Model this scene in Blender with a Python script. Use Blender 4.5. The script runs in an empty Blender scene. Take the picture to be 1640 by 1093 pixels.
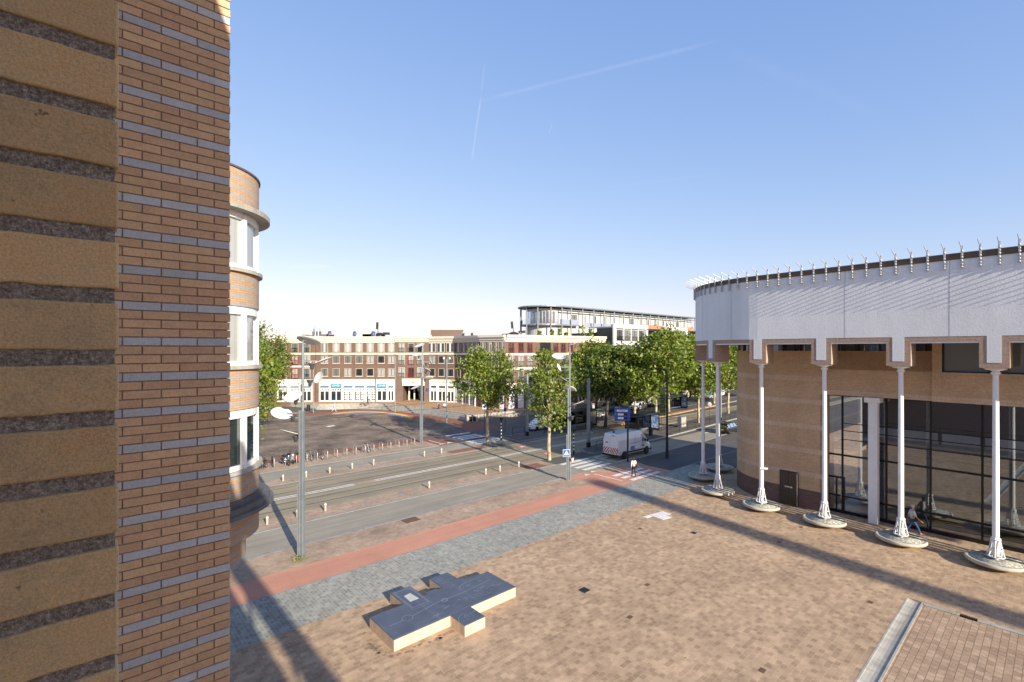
import bpy, bmesh, math, random
from mathutils import Vector, Matrix
random.seed(7)
R = math.radians
scene = bpy.context.scene
COL = scene.collection
# ---------------------------------------------------------------- camera
CAMZ = 11.3
F = 780.0                       # focal length in photo pixels (1640 wide)
cd = bpy.data.cameras.new('camera'); cam = bpy.data.objects.new('camera', cd); COL.objects.link(cam)
cd.sensor_width = 36; cd.lens = F / 1640 * 36; cd.clip_start = 0.05; cd.clip_end = 6000
cd.shift_y = 13.5 / 1640
cam.location = (0, 0, CAMZ); cam.rotation_euler = (R(90), 0, 0)
scene.camera = cam
# ---------------------------------------------------------------- light
SUN_AZ = (.549, -.836); SUN_EL = R(21.6)
w = bpy.data.worlds.new('World'); scene.world = w; w.use_nodes = True
wt = w.node_tree; wn = wt.nodes; wl = wt.links
bg = wn['Background']; bg.inputs[1].default_value = 0.115
sky = wn.new('ShaderNodeTexSky'); sky.sky_type = 'NISHITA'; sky.sun_disc = False
sky.sun_elevation = SUN_EL; sky.sun_rotation = math.atan2(SUN_AZ[0], SUN_AZ[1])
sky.altitude = 0; sky.air_density = 1.0; sky.dust_density = 0.7; sky.ozone_density = 1.7
def pdir(px, py):
    return Vector(((px - 820) / F, 1, (560 - py) / F)).normalized()
def wmath(op, a, b=None, clamp=False):
    n = wn.new('ShaderNodeMath'); n.operation = op; n.use_clamp = clamp
    for i, x in enumerate((a, b)):
        if x is None: continue
        if isinstance(x, (int, float)): n.inputs[i].default_value = x
        else: wl.new(x, n.inputs[i])
    return n.outputs[0]
tcw = wn.new('ShaderNodeTexCoord')
skycol = sky.outputs[0]
wnoi = wn.new('ShaderNodeTexNoise'); wnoi.inputs['Scale'].default_value = 60; wl.new(tcw.outputs['Generated'], wnoi.inputs['Vector'])
for (a, b, wid, amt) in (((771, 150), (755, 262), .0022, .10), ((745, 168), (1165, 62), .005, .035), ((950, 304), (1165, 276), .0025, .02),
                          ((885, 196), (879, 215), .0012, .08), ((1150, 75), (1420, 190), .012, .012), ((455, 428), (530, 427), .0045, .10), ((776,100),(771,150),.003,.04)):
    d1, d2 = pdir(*a), pdir(*b); nn = d1.cross(d2).normalized(); mid = (d1 + d2).normalized(); half = mid.dot(d1)
    dn = wn.new('ShaderNodeVectorMath'); dn.operation = 'DOT_PRODUCT'; wl.new(tcw.outputs['Generated'], dn.inputs[0]); dn.inputs[1].default_value = nn
    dm = wn.new('ShaderNodeVectorMath'); dm.operation = 'DOT_PRODUCT'; wl.new(tcw.outputs['Generated'], dm.inputs[0]); dm.inputs[1].default_value = mid
    m1 = wmath('SUBTRACT', 1.0, wmath('DIVIDE', wmath('ABSOLUTE', dn.outputs['Value']), wid), True)
    m2 = wmath('DIVIDE', wmath('SUBTRACT', dm.outputs['Value'], half), (1 - half) * .6, True)
    m3 = wmath('MULTIPLY', wmath('MULTIPLY', m1, m2), wmath('MULTIPLY', wmath('ADD', wnoi.outputs[0], .25), amt))
    mx = wn.new('ShaderNodeMix'); mx.data_type = 'RGBA'; wl.new(m3, mx.inputs[0]); wl.new(skycol, mx.inputs[6]); mx.inputs[7].default_value = (11, 11.5, 12, 1)
    skycol = mx.outputs[2]
# film response of the sky: each channel compressed a little so the horizon keeps its pale blue
sepc = wn.new('ShaderNodeSeparateColor'); wl.new(skycol, sepc.inputs[0]); comb = wn.new('ShaderNodeCombineColor'); KS = .115*1.8
for ci, (tint, g_, a_) in enumerate(((1.08, .78, .875), (.965, .60, .85), (1.04, .33, .965))):
    v_ = wmath('POWER', wmath('MULTIPLY', sepc.outputs[ci], KS*tint), g_)
    wl.new(wmath('MULTIPLY', v_, a_/KS), comb.inputs[ci])
wl.new(comb.outputs[0], bg.inputs[0])
sd = bpy.data.lights.new('sun', 'SUN'); sd.energy = 5.0; sd.angle = R(.4); sd.color = (1, .89, .73)
sun = bpy.data.objects.new('sun', sd); COL.objects.link(sun)
sv = Vector((SUN_AZ[0] * math.cos(SUN_EL), SUN_AZ[1] * math.cos(SUN_EL), math.sin(SUN_EL)))
sun.rotation_euler = sv.to_track_quat('Z', 'Y').to_euler()
scene.view_settings.view_transform = 'Standard'; scene.view_settings.look = 'None'
scene.view_settings.exposure = 0.83; scene.view_settings.gamma = 1
scene.render.engine = 'CYCLES'
# ---------------------------------------------------------------- frame of the street
A = R(41.6); CA, SA = math.cos(A), math.sin(A)
def P(u, v, z=0.0): return Vector((u * CA - v * SA, u * SA + v * CA, z))
def ray(px, py, z=0.0):         # ground point seen at a photo pixel (measured survey of the square)
    D = (CAMZ - z) * F / (py - 560); return Vector(((px - 820) / F * D, D, z))
def UV(p): return (p.x * CA + p.y * SA, -p.x * SA + p.y * CA)
# ---------------------------------------------------------------- mesh builder
class MB:
    def __init__(s): s.v = []; s.f = []; s.m = []; s.uv = []; s.sm = []
    def add(s, pts, faces, mi=0, uvs=None, sm=False):
        b = len(s.v); s.v += [tuple(p) for p in pts]
        for i, f in enumerate(faces):
            s.f.append(tuple(b + k for k in f)); s.m.append(mi if isinstance(mi, int) else mi[i]); s.sm.append(sm)
            s.uv.append(uvs[i] if uvs else None)
        return s
    def box(s, x0, x1, y0, y1, z0, z1, mi=0):
        x0, x1 = min(x0, x1), max(x0, x1); y0, y1 = min(y0, y1), max(y0, y1)
        p = [(x0,y0,z0),(x1,y0,z0),(x1,y1,z0),(x0,y1,z0),(x0,y0,z1),(x1,y0,z1),(x1,y1,z1),(x0,y1,z1)]
        return s.add(p, [(0,3,2,1),(4,5,6,7),(0,1,5,4),(1,2,6,5),(2,3,7,6),(3,0,4,7)], mi)
    def obox(s, c, size, rot=None, mi=0):
        p = []
        for k in ((-1,-1,-1),(1,-1,-1),(1,1,-1),(-1,1,-1),(-1,-1,1),(1,-1,1),(1,1,1),(-1,1,1)):
            q = Vector([k[i] * size[i] / 2 for i in range(3)])
            if rot is not None: q = rot @ q
            p.append(Vector(c) + q)
        return s.add(p, [(0,3,2,1),(4,5,6,7),(0,1,5,4),(1,2,6,5),(2,3,7,6),(3,0,4,7)], mi)
    def prism(s, poly, z0, z1, mi=0, top=None, bottom=True):
        n = len(poly)
        ar = sum(poly[i][0]*poly[(i+1)%n][1]-poly[(i+1)%n][0]*poly[i][1] for i in range(n))
        if ar < 0: poly = poly[::-1]
        p = [(q[0], q[1], z0) for q in poly] + [(q[0], q[1], z1) for q in poly]
        fs = [(i, (i+1)%n, (i+1)%n+n, i+n) for i in range(n)]; L = 0; uvs = []
        for i in range(n):
            a, b = poly[i], poly[(i+1)%n]; l = math.hypot(a[0]-b[0], a[1]-b[1])
            uvs.append([(L, z0), (L+l, z0), (L+l, z1), (L, z1)]); L += l
        ms = [mi]*n
        fs.append(tuple(range(n, 2*n))); uvs.append([tuple(q[:2]) for q in poly]); ms.append(mi if top is None else top)
        if bottom: fs.append(tuple(range(n-1, -1, -1))); uvs.append([tuple(q[:2]) for q in poly[::-1]]); ms.append(mi)
        return s.add(p, fs, ms, uvs)
    def strip(s, pts, z0, z1, mi=0, L=0.0):      # vertical wall strip along a path, uv in metres
        for a, b in zip(pts, pts[1:]):
            l = math.hypot(a[0]-b[0], a[1]-b[1])
            s.add([(a[0],a[1],z0),(b[0],b[1],z0),(b[0],b[1],z1),(a[0],a[1],z1)], [(0,1,2,3)], mi, [[(L,z0),(L+l,z0),(L+l,z1),(L,z1)]]); L += l
        return s
    def tube(s, pts, r, n=8, mi=0, cap=True, sm=True):
        pts = [Vector(p) for p in pts]; rs = r if isinstance(r, (list, tuple)) else [r]*len(pts)
        ring = []; prev = None
        for i, p in enumerate(pts):
            t = (pts[min(i+1, len(pts)-1)] - pts[max(i-1, 0)]).normalized()
            up = Vector((0,0,1)) if abs(t.z) < .95 else Vector((1,0,0))
            if prev is not None: up = prev
            x = up.cross(t)
            if x.length < 1e-4: x = Vector((1,0,0)).cross(t)
            x.normalize(); y = t.cross(x); prev = y
            ring += [p + (x*math.cos(k*2*math.pi/n) + y*math.sin(k*2*math.pi/n))*rs[i] for k in range(n)]
        fs = []
        for i in range(len(pts)-1):
            for k in range(n): fs.append((i*n+k, i*n+(k+1)%n, (i+1)*n+(k+1)%n, (i+1)*n+k))
        s.add(ring, fs, mi, None, sm)
        if cap:
            s.add(ring[:n], [tuple(range(n-1,-1,-1))], mi); s.add(ring[-n:], [tuple(range(n))], mi)
        return s
    def lathe(s, prof, c=(0,0), n=16, mi=0, sm=True, axis='z', c3=None):
        pts = []
        for (r, z) in prof:
            for k in range(n):
                a = k*2*math.pi/n; pts.append((c[0]+r*math.cos(a), c[1]+r*math.sin(a), z))
        fs = []; m = len(prof)
        for i in range(m-1):
            for k in range(n): fs.append((i*n+k, i*n+(k+1)%n, (i+1)*n+(k+1)%n, (i+1)*n+k))
        if axis == 'y':
            pts = [(x, z, y) for x, y, z in pts]
        if c3: pts = [(x+c3[0], y+c3[1], z+c3[2]) for x, y, z in pts]
        s.add(pts, fs, mi, None, sm)
        if prof[0][0] > 1e-5: s.add(pts[:n], [tuple(range(n-1,-1,-1))], mi)
        if prof[-1][0] > 1e-5: s.add(pts[-n:], [tuple(range(n))], mi)
        return s
    def ell(s, c, r, n=10, m=7, mi=0, rot=None, taper=0):
        pts = []
        for i in range(m+1):
            ph = -math.pi/2 + math.pi*i/m
            for k in range(n):
                a = 2*math.pi*k/n; q = Vector((r[0]*math.cos(ph)*math.cos(a), r[1]*math.cos(ph)*math.sin(a), r[2]*math.sin(ph)))
                if rot is not None: q = rot @ q
                pts.append(Vector(c)+q)
        fs = [(i*n+k, i*n+(k+1)%n, (i+1)*n+(k+1)%n, (i+1)*n+k) for i in range(m) for k in range(n)]
        return s.add(pts, fs, mi, None, True)
    def quad(s, a, b, c, d, mi=0): return s.add([a,b,c,d], [(0,1,2,3)], mi, [[(0,0),(1,0),(1,1),(0,1)]])
    def mesh(s, name, mats):
        me = bpy.data.meshes.new(name); me.from_pydata(s.v, [], s.f)
        for m in mats: me.materials.append(m)
        me.polygons.foreach_set('material_index', s.m); me.polygons.foreach_set('use_smooth', s.sm)
        ul = me.uv_layers.new(name='UVMap'); k = 0; data = []
        for i, f in enumerate(s.f):
            u = s.uv[i]
            for j in range(len(f)): data += list(u[j]) if u else [0.0, 0.0]
        ul.data.foreach_set('uv', data); me.update(); return me
    def build(s, name, mats, parent=None, bevel=0, seg=2):
        if not isinstance(mats, (list, tuple)): mats = [mats]
        o = bpy.data.objects.new(name, s.mesh(name, mats)); COL.objects.link(o)
        if parent is not None: o.parent = parent
        if bevel:
            b = o.modifiers.new('bevel', 'BEVEL'); b.width = bevel; b.segments = seg; b.limit_method = 'ANGLE'; b.angle_limit = R(40)
        return o
def tag(o, label=None, cat=None, group=None, kind=None):
    if label: o['label'] = label
    if cat: o['category'] = cat
    if group: o['group'] = group
    if kind: o['kind'] = kind
    return o
def thing(name, label, cat, loc, rot=0.0, group=None):
    o = bpy.data.objects.new(name, None); COL.objects.link(o); o.empty_display_size = .3
    o.location = loc; o.rotation_euler = (0, 0, rot); return tag(o, label, cat, group)
def at(o, u, v, z=0.0, rot=0.0):
    o.location = P(u, v, z); o.rotation_euler = (0, 0, A + rot); return o
def copy_thing(root, label=None, group=None, parent=None):
    r = root.copy(); COL.objects.link(r)
    if parent is not None: r.parent = parent
    for c in list(root.children): copy_thing(c, None, None, r)
    if label: r['label'] = label
    if group: r['group'] = group
    return r
def rotz(a): return Matrix.Rotation(a, 3, 'Z')
def text_mesh(body, size, extrude=.004, align='CENTER', name='text'):
    c = bpy.data.curves.new(name, 'FONT'); c.body = body; c.size = size; c.extrude = extrude; c.align_x = align; c.align_y = 'CENTER'
    o = bpy.data.objects.new(name, c); COL.objects.link(o)
    dg = bpy.context.evaluated_depsgraph_get(); me = bpy.data.meshes.new_from_object(o.evaluated_get(dg))
    COL.objects.unlink(o); bpy.data.objects.remove(o); return me
def text_obj(body, size, m, parent, loc, rot, name='lettering', extrude=.004):
    me = text_mesh(body, size, extrude); me.materials.clear(); me.materials.append(m)
    o = bpy.data.objects.new(name, me); COL.objects.link(o); o.parent = parent; o.location = loc; o.rotation_euler = rot; return o
# ---------------------------------------------------------------- materials
class NT:
    def __init__(s, name):
        s.m = bpy.data.materials.new(name); s.m.use_nodes = True; s.t = s.m.node_tree; s.n = s.t.nodes; s.l = s.t.links
        s.b = s.n['Principled BSDF']; s.tc = s.n.new('ShaderNodeTexCoord')
    def link(s, a, b): s.l.new(a, b)
    def noise(s, scale, detail=4, vec=None, rough=.55, stretch=None):
        n = s.n.new('ShaderNodeTexNoise'); n.inputs['Scale'].default_value = scale; n.inputs['Detail'].default_value = detail; n.inputs['Roughness'].default_value = rough
        v = vec or s.tc.outputs['Object']
        if stretch:
            mp = s.n.new('ShaderNodeMapping'); mp.inputs['Scale'].default_value = stretch; s.link(v, mp.inputs[0]); v = mp.outputs[0]
        s.link(v, n.inputs['Vector']); return n.outputs['Fac']
    def ramp(s, fac, stops):
        r = s.n.new('ShaderNodeValToRGB'); s.link(fac, r.inputs[0]); e = r.color_ramp.elements
        while len(e) < len(stops): e.new(.5)
        for x, (p, c) in zip(e, stops):
            x.position = p; x.color = (c, c, c, 1) if isinstance(c, (int, float)) else (*c, 1)
        return r.outputs[0]
    def mix(s, fac, a, b, blend='MIX'):
        n = s.n.new('ShaderNodeMix'); n.data_type = 'RGBA'; n.blend_type = blend
        for i, x in ((0, fac), (6, a), (7, b)):
            if isinstance(x, (int, float)): n.inputs[i].default_value = x
            elif isinstance(x, tuple): n.inputs[i].default_value = (*x, 1)
            else: s.link(x, n.inputs[i])
        return n.outputs[2]
    def bump(s, h, strength=.3, dist=.01, prev=None):
        n = s.n.new('ShaderNodeBump'); n.inputs['Strength'].default_value = strength; n.inputs['Distance'].default_value = dist; s.link(h, n.inputs['Height'])
        if prev is not None: s.link(prev, n.inputs['Normal'])
        s.link(n.outputs[0], s.b.inputs['Normal']); return n.outputs[0]
    def brick(s, c1, c2, mortar, w, h, ms=.01, vec=None, off=.5, bias=0.0, rot=0):
        n = s.n.new('ShaderNodeTexBrick'); v = vec or s.tc.outputs['Object']
        if rot:
            mp = s.n.new('ShaderNodeMapping'); mp.inputs['Rotation'].default_value = (0, 0, rot); s.link(v, mp.inputs[0]); v = mp.outputs[0]
        s.link(v, n.inputs['Vector'])
        n.inputs['Color1'].default_value = (*c1, 1); n.inputs['Color2'].default_value = (*c2, 1); n.inputs['Mortar'].default_value = (*mortar, 1)
        n.inputs['Scale'].default_value = 1; n.inputs['Mortar Size'].default_value = ms; n.inputs['Brick Width'].default_value = w; n.inputs['Row Height'].default_value = h
        n.inputs['Bias'].default_value = bias; n.inputs['Mortar Smooth'].default_value = .2; n.offset = off; return n
    def out(s, col=None, rough=.8, metal=0, spec=None):
        if col is not None:
            if isinstance(col, tuple): s.b.inputs['Base Color'].default_value = (*col, 1)
            else: s.link(col, s.b.inputs['Base Color'])
        s.b.inputs['Roughness'].default_value = rough; s.b.inputs['Metallic'].default_value = metal
        if spec is not None: s.b.inputs['Specular IOR Level'].default_value = spec
        return s.m
def plain(name, col, rough=.6, metal=0, var=.12, scale=3.0, spec=None, bump=0):
    t = NT(name); n = t.noise(scale, 5); k = t.ramp(n, [(.3, 1-var), (.7, 1+var*.4)])
    c = t.mix(1.0, col, k, 'MULTIPLY')
    if bump: t.bump(t.noise(scale*20, 3), bump, .01)
    return t.out(c, rough, metal, spec)
def paving(name, c1, c2, mortar, w, h, ms=.012, rot=0, dirt=.25, spots=(.05,.045,.04), spotamt=.5, bias=0.0, off=.5, big=.12):
    t = NT(name); br = t.brick(c1, c2, mortar, w, h, ms, rot=rot, bias=bias, off=off)
    n1 = t.ramp(t.noise(big, 4), [(.3, 1-dirt), (.7, 1+dirt*.5)]); c = t.mix(1.0, br.outputs[0], n1, 'MULTIPLY')
    n2 = t.ramp(t.noise(1.7, 8, rough=.75), [(.36, .80), (.64, 1.14)]); c = t.mix(1.0, c, n2, 'MULTIPLY')
    n4 = t.ramp(t.noise(26, 3), [(.3, .86), (.7, 1.13)]); c = t.mix(1.0, c, n4, 'MULTIPLY')
    n3 = t.ramp(t.noise(.9, 3), [(.70, 0.0), (.76, spotamt)]); c = t.mix(n3, c, spots)
    t.bump(br.outputs['Fac'], -.35, .01); return t.out(c, .85, 0, .25)
M = {}
M['plaza'] = paving('plaza pavers', (.47,.335,.22), (.30,.205,.135), (.43,.345,.225), .27, .2, .011, bias=-.15, dirt=.14, big=.3)
M['plaza2'] = paving('sunken court pavers', (.44,.32,.225), (.33,.23,.155), (.20,.155,.11), .30, .22, .012, dirt=.15, big=.25)
M['cobble'] = paving('grey cobbles', (.34,.345,.31), (.21,.22,.21), (.38,.37,.29), .21, .15, .014, rot=R(90), dirt=.15, spots=(.09,.1,.1), spotamt=.4)
M['brickstrip'] = paving('clinker strip', (.46,.335,.24), (.32,.23,.165), (.38,.31,.23), .2, .07, .01, dirt=.3, big=.3, spots=(.16,.12,.09))
M['redbrick'] = paving('red clinkers', (.33,.15,.10), (.22,.10,.07), (.16,.10,.075), .2, .07, .008, dirt=.2)
M['darkbrick_ground'] = paving('roundabout clinkers', (.29,.22,.16), (.17,.135,.105), (.20,.165,.13), .21, .1, .01, dirt=.6, big=.3, spots=(.3,.22,.15), spotamt=.25)
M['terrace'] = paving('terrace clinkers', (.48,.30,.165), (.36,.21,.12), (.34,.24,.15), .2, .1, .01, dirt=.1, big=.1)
M['shade_pavers'] = paving('shade darkened pavers', (.14,.13,.12), (.09,.085,.08), (.13,.12,.1), .2, .1, .01, dirt=.2)  # theatre shade put into the paver colour
def asphalt(name, col, dark, streak=(.05, 1.2, 1)):
    t = NT(name); a = t.ramp(t.noise(1.0, 6, stretch=streak, rough=.7), [(.38, 0.0), (.62, 1.0)]); c = t.mix(a, dark, col)
    b = t.ramp(t.noise(45, 2), [(.3, .78), (.7, 1.2)]); c = t.mix(1.0, c, b, 'MULTIPLY')
    d = t.ramp(t.noise(.35, 5), [(.3, .85), (.7, 1.08)]); c = t.mix(1.0, c, d, 'MULTIPLY')
    t.bump(t.noise(120, 2), .25, .004); return t.out(c, .8, 0, .3)
M['road'] = asphalt('road asphalt', (.33,.30,.235), (.255,.235,.19))
M['tramroad'] = asphalt('tram lane concrete', (.34,.285,.19), (.215,.19,.14), (.03, 1.6, 1))
M['road_dark'] = asphalt('side road asphalt', (.11,.11,.11), (.085,.085,.088))
M['bike'] = asphalt('red cycle asphalt', (.54,.27,.18), (.47,.235,.165))
M['ground'] = asphalt('far ground', (.12,.115,.1), (.09,.09,.08))
M['kerb'] = plain('kerb concrete', (.26,.26,.25), .85, var=.25, scale=2)
M['paint'] = plain('road paint', (.72,.72,.70), .6, var=.3, scale=6)
M['concrete'] = plain('grey concrete', (.36,.35,.31), .85, var=.3, scale=2, bump=.2)
M['rail'] = plain('tram rail steel', (.10,.085,.07), .45, .6)
M['white'] = plain('white paint', (.78,.78,.76), .5, var=.06)
M['cream'] = plain('cream stucco', (.62,.585,.50), .7, var=.08)
M['whitemetal'] = plain('white lacquered steel', (.80,.81,.82), .35, var=.08, scale=2)
M['greymetal'] = plain('galvanised grey steel', (.24,.28,.31), .42, .35, var=.2, scale=2)
M['darkmetal'] = plain('dark lacquered steel', (.03,.04,.055), .4, .2, var=.2)
M['blackmetal'] = plain('black steel', (.012,.013,.015), .35, .2, var=.2)
M['chrome'] = plain('polished steel', (.55,.56,.57), .25, .9, var=.2)
M['rubber'] = plain('tyre rubber', (.018,.018,.018), .75)
M['blue'] = plain('blue enamel', (.02,.10,.42), .35)
M['red'] = plain('red enamel', (.55,.03,.02), .35)
M['yellow'] = plain('yellow enamel', (.75,.50,.02), .4)
M['bollard'] = plain('cream bollard steel', (.42,.38,.30), .5, var=.15)
M['skin'] = plain('skin', (.50,.30,.21), .6, var=.05)
def cloth(name, c): return plain(name, c, .85, var=.18, scale=14)
def glass(name, tint=(.02,.03,.035), ref=.35, alpha=.0):
    m = bpy.data.materials.new(name); m.use_nodes = True; t = m.node_tree; n = t.nodes; l = t.links; n.clear()
    o = n.new('ShaderNodeOutputMaterial'); g = n.new('ShaderNodeBsdfGlossy'); g.inputs['Roughness'].default_value = .015; g.inputs['Color'].default_value = (.78,.86,.95,1)
    fr = n.new('ShaderNodeFresnel'); fr.inputs[0].default_value = 1.5
    a = n.new('ShaderNodeMath'); a.operation = 'MULTIPLY_ADD'; a.inputs[1].default_value = 1.0; a.inputs[2].default_value = ref; a.use_clamp = True; l.new(fr.outputs[0], a.inputs[0])
    mx = n.new('ShaderNodeMixShader')
    if alpha > 0:
        base = n.new('ShaderNodeBsdfTransparent'); base.inputs[0].default_value = (*[alpha]*2, alpha*1.02, 1)
    else:
        base = n.new('ShaderNodeBsdfDiffuse'); base.inputs[0].default_value = (*tint, 1)
    l.new(a.outputs[0], mx.inputs[0]); l.new(base.outputs[0], mx.inputs[1]); l.new(g.outputs[0], mx.inputs[2]); l.new(mx.outputs[0], o.inputs[0]); return m
M['glass'] = glass('dark window glass', (.02,.028,.03), .12)
M['glass_curtain'] = glass('window glass over net curtain', (.33,.34,.33), .08)
M['glass_grey'] = glass('window glass over grey blind', (.13,.14,.135), .1)
M['glass_big'] = glass('foyer glazing', ref=.24, alpha=.8)
M['glass_clear'] = glass('clear panel glass', ref=.05, alpha=.75)
M['carglass'] = glass('tinted car glass', (.012,.014,.016), .15)
def brickwall(name, c1, c2, mortar, bands=None, w=.22, h=.065, ms=.008, bandcol=None):
    t = NT(name); br = t.brick(c1, c2, mortar, w, h, ms, vec=t.tc.outputs['UV']); c = br.outputs[0]
    k = t.ramp(t.noise(.5, 5), [(.3, .85), (.7, 1.1)]); c = t.mix(1.0, c, k, 'MULTIPLY')
    k = t.ramp(t.noise(9, 4), [(.3, .88), (.7, 1.1)]); c = t.mix(1.0, c, k, 'MULTIPLY')
    t.bump(br.outputs['Fac'], -.4, .008); return t.out(c, .85, 0, .2)
M['th_brick'] = brickwall('theatre brown brick', (.62,.425,.265), (.53,.355,.215), (.42,.295,.19))
M['th_band'] = brickwall('theatre pale brick band', (.66,.48,.335), (.58,.42,.295), (.50,.37,.26), w=.075, h=.22)
M['th_plinth'] = brickwall('theatre dark plinth brick', (.20,.12,.10), (.14,.09,.08), (.11,.085,.075))
M['th_frame'] = brickwall('theatre soldier brick trim', (.45,.33,.26), (.32,.235,.19), (.30,.24,.20), w=.07, h=.3)
M['far_brick'] = brickwall('dark red town brick', (.185,.115,.085), (.12,.08,.062), (.15,.11,.09))
M['grey_brick'] = brickwall('anthracite brick', (.10,.10,.10), (.065,.065,.068), (.05,.05,.05), w=.8, h=.45)
M['tower_brick'] = brickwall('pink stool brick', (.48,.32,.26), (.36,.23,.18), (.36,.28,.23), w=.09, h=.4)
def white_brick():
    t = NT('white painted brick'); br = t.brick((.74,.76,.77), (.71,.73,.74), (.66,.68,.69), .22, .075, .008, vec=t.tc.outputs['UV'])
    k = t.ramp(t.noise(.8, 5, stretch=(1,1,.35)), [(.3, .90), (.7, 1.03)]); c = t.mix(1.0, br.outputs[0], k, 'MULTIPLY')
    b = t.bump(br.outputs['Fac'], -.5, .012); t.bump(t.noise(14, 4), .4, .02, prev=b); return t.out(c, .7, 0, .3)
M['white_brick'] = white_brick()
# ================================================================= ground
def sheet(name, poly, z0, z1, mat, kind='structure'):
    mb = MB(); mb.prism(poly, z0, z1, 0); o = mb.build(name, mat); o.rotation_euler = (0, 0, A); tag(o, kind=kind); return o
def rect(u0, u1, v0, v1): return [(u0,v0),(u1,v0),(u1,v1),(u0,v1)]
g = MB(); g.quad((-2500,-2500,0),(2500,-2500,0),(2500,2500,0),(-2500,2500,0)); gr = g.build('ground', M['ground']); tag(gr, kind='structure')
ZR = .004
UE = 36.0
# square
sheet('plaza', rect(-60, 110, 4.62, 20.4), -.3, .08, M['plaza'])
sheet('plaza', rect(28.0, 110, -70, 4.62), -.3, .08, M['plaza'])
sheet('sunken_court', rect(-60, 27.72, -70, 4.02), -.3, .05, M['plaza2'])
# concrete channel round the court: a dished gutter on one side, a flush edging on the other
def gutter():
    mb = MB(); prof = [(4.62,.086),(4.56,.086),(4.53,.07),(4.42,.045),(4.31,.035),(4.20,.045),(4.12,.07),(4.09,.086),(4.02,.086),(4.02,-.2),(4.62,-.2)]
    for k in range(60):
        u0 = 27.97-k*.9; u1 = u0-.888; n = len(prof)
        pts = [(u0, v, z) for v, z in prof] + [(u1, v, z) for v, z in prof]
        mb.add(pts, [(i, (i+1)%n, (i+1)%n+n, i+n) for i in range(n)] + [tuple(range(n-1,-1,-1)), tuple(range(n, 2*n))])
    o = mb.build('concrete_gutter', M['concrete']); o.rotation_euler = (0,0,A)
    tag(o, 'wide dished concrete gutter edging the sunken court in the plaza foreground', 'gutter')
    mb = MB()
    for k in range(30):
        if k == 1: mb.box(27.72, 27.97, 4.0-k*1.06, 4.0-k*1.06-.10, -.2, .085); mb.box(27.72, 27.97, 2.28, 1.89, -.2, .085); continue
        mb.box(27.72, 27.97, 4.0-k*1.06, 4.0-(k+1)*1.06+.01, -.2, .085)
    o = mb.build('concrete_edging', M['concrete']); o.rotation_euler = (0,0,A)
    tag(o, 'narrow flush concrete edging with a drain grate along the sunken court', 'edging')
    mb = MB(); mb.box(27.73, 27.96, 2.29, 2.83, -.05, .04)
    for k in range(8): mb.box(27.74, 27.95, 2.31+k*.065, 2.34+k*.065, .04, .082)
    o = mb.build('drain_grate', M['blackmetal']); o.rotation_euler = (0,0,A); tag(o, 'small black slotted drain grate set in the narrow edging of the sunken court', 'drain grate')
gutter()
sheet('cobble_path', rect(-60, 45, 20.4, 23.9), -.3, .08, M['cobble'])
sheet('cobble_path', [(45,20.4),(150,20.4),(150,23.9),(45,23.9)], -.3, .08, M['shade_pavers'])  # dark stretch of the cobbles, shade carried by the colour
sheet('cycle_path', rect(-60, 33.0, 23.93, 26.1), -.3, .078, M['bike'])
sheet('cycle_path', [(33.0,23.93),(41,23.93),(41,26.6),(38,26.6),(34.4,28.86),(32.0,28.86),(33.0,26.1)], -.3, .078, M['bike'])
sheet('cycle_path', rect(41, 160, 23.93, 26.6), -.3, .076, M['road_dark'])  # red path coloured dark here to stand for the shade on it
mb = MB()
for k in range(160): mb.box(-40+k*1.0, -40+k*1.0+.985, 23.86, 23.96, -.1, .084)
o = mb.build('path_edging', M['kerb']); o.rotation_euler = (0,0,A); tag(o, kind='structure')
sheet('pavement', [(-60,26.1),(33.0,26.1),(32.0,28.86),(-60,28.86)], -.3, .08, M['brickstrip'])
sheet('pavement', [(34.4,28.86),(38,26.6),(41,26.6),(42,28.86)], -.3, .079, M['brickstrip'])
sheet('pavement', [(41,26.6),(160,26.6),(160,30.6),(80,30.4),(58,28.9),(50,28.86),(42,28.86)], -.3, .079, M['shade_pavers'])  # pavement colour darkened for the same shade
def kerb(pts, width=.2, z=.088):
    mb = MB()
    for a, b in zip(pts, pts[1:]):
        a = Vector((*a, 0)); b = Vector((*b, 0)); L = (b-a).length; d = (b-a)/L; n = Vector((-d.y, d.x, 0))*width; k = max(1, round(L)); s = L/k
        for i in range(k):
            p = a+d*(i*s); q = a+d*((i+1)*s-.012); mb.prism([(p.x,p.y),(q.x,q.y),(q.x+n.x,q.y+n.y),(p.x+n.x,p.y+n.y)], -.2, z)
    o = mb.build('kerb', M['kerb']); o.rotation_euler = (0,0,A); tag(o, kind='structure')
kerb([(-60,28.86),(34.4,28.86)], .28)
kerb([(41.5,28.86),(50,28.9),(58,29.0),(80,30.4),(160,31)], .2)
sheet('road', rect(-60, 160, 29.1, 32.9), -.2, ZR, M['road'])
kerb([(-60,32.78),(34.9,32.78)], .2, .028)
sheet('verge', rect(-60, 34.9, 32.98, 35.0), -.2, .024, M['brickstrip'])
sheet('verge', rect(31.6, 33.9, 33.0, 34.6), -.2, .029, M['redbrick'])
sheet('tram_road', rect(-60, 200, 35.1, 43.3), -.2, ZR+.001, M['tramroad'])
for v in (36.35, 37.8, 40.55, 42.0):
    mb = MB(); mb.box(-60, 200, v-.03, v+.09, -.1, ZR+.003); o = mb.build('tram_rail', M['rail']); o.rotation_euler = (0,0,A)
    tag(o, {36.35:'nearest of the four rails in the tram lanes',37.8:'second tram rail, just before the white double line',40.55:'third tram rail, just beyond the white double line',42.0:'farthest of the four rails in the tram lanes'}[v], 'tram rail', 'rails in the tram lanes')
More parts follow.
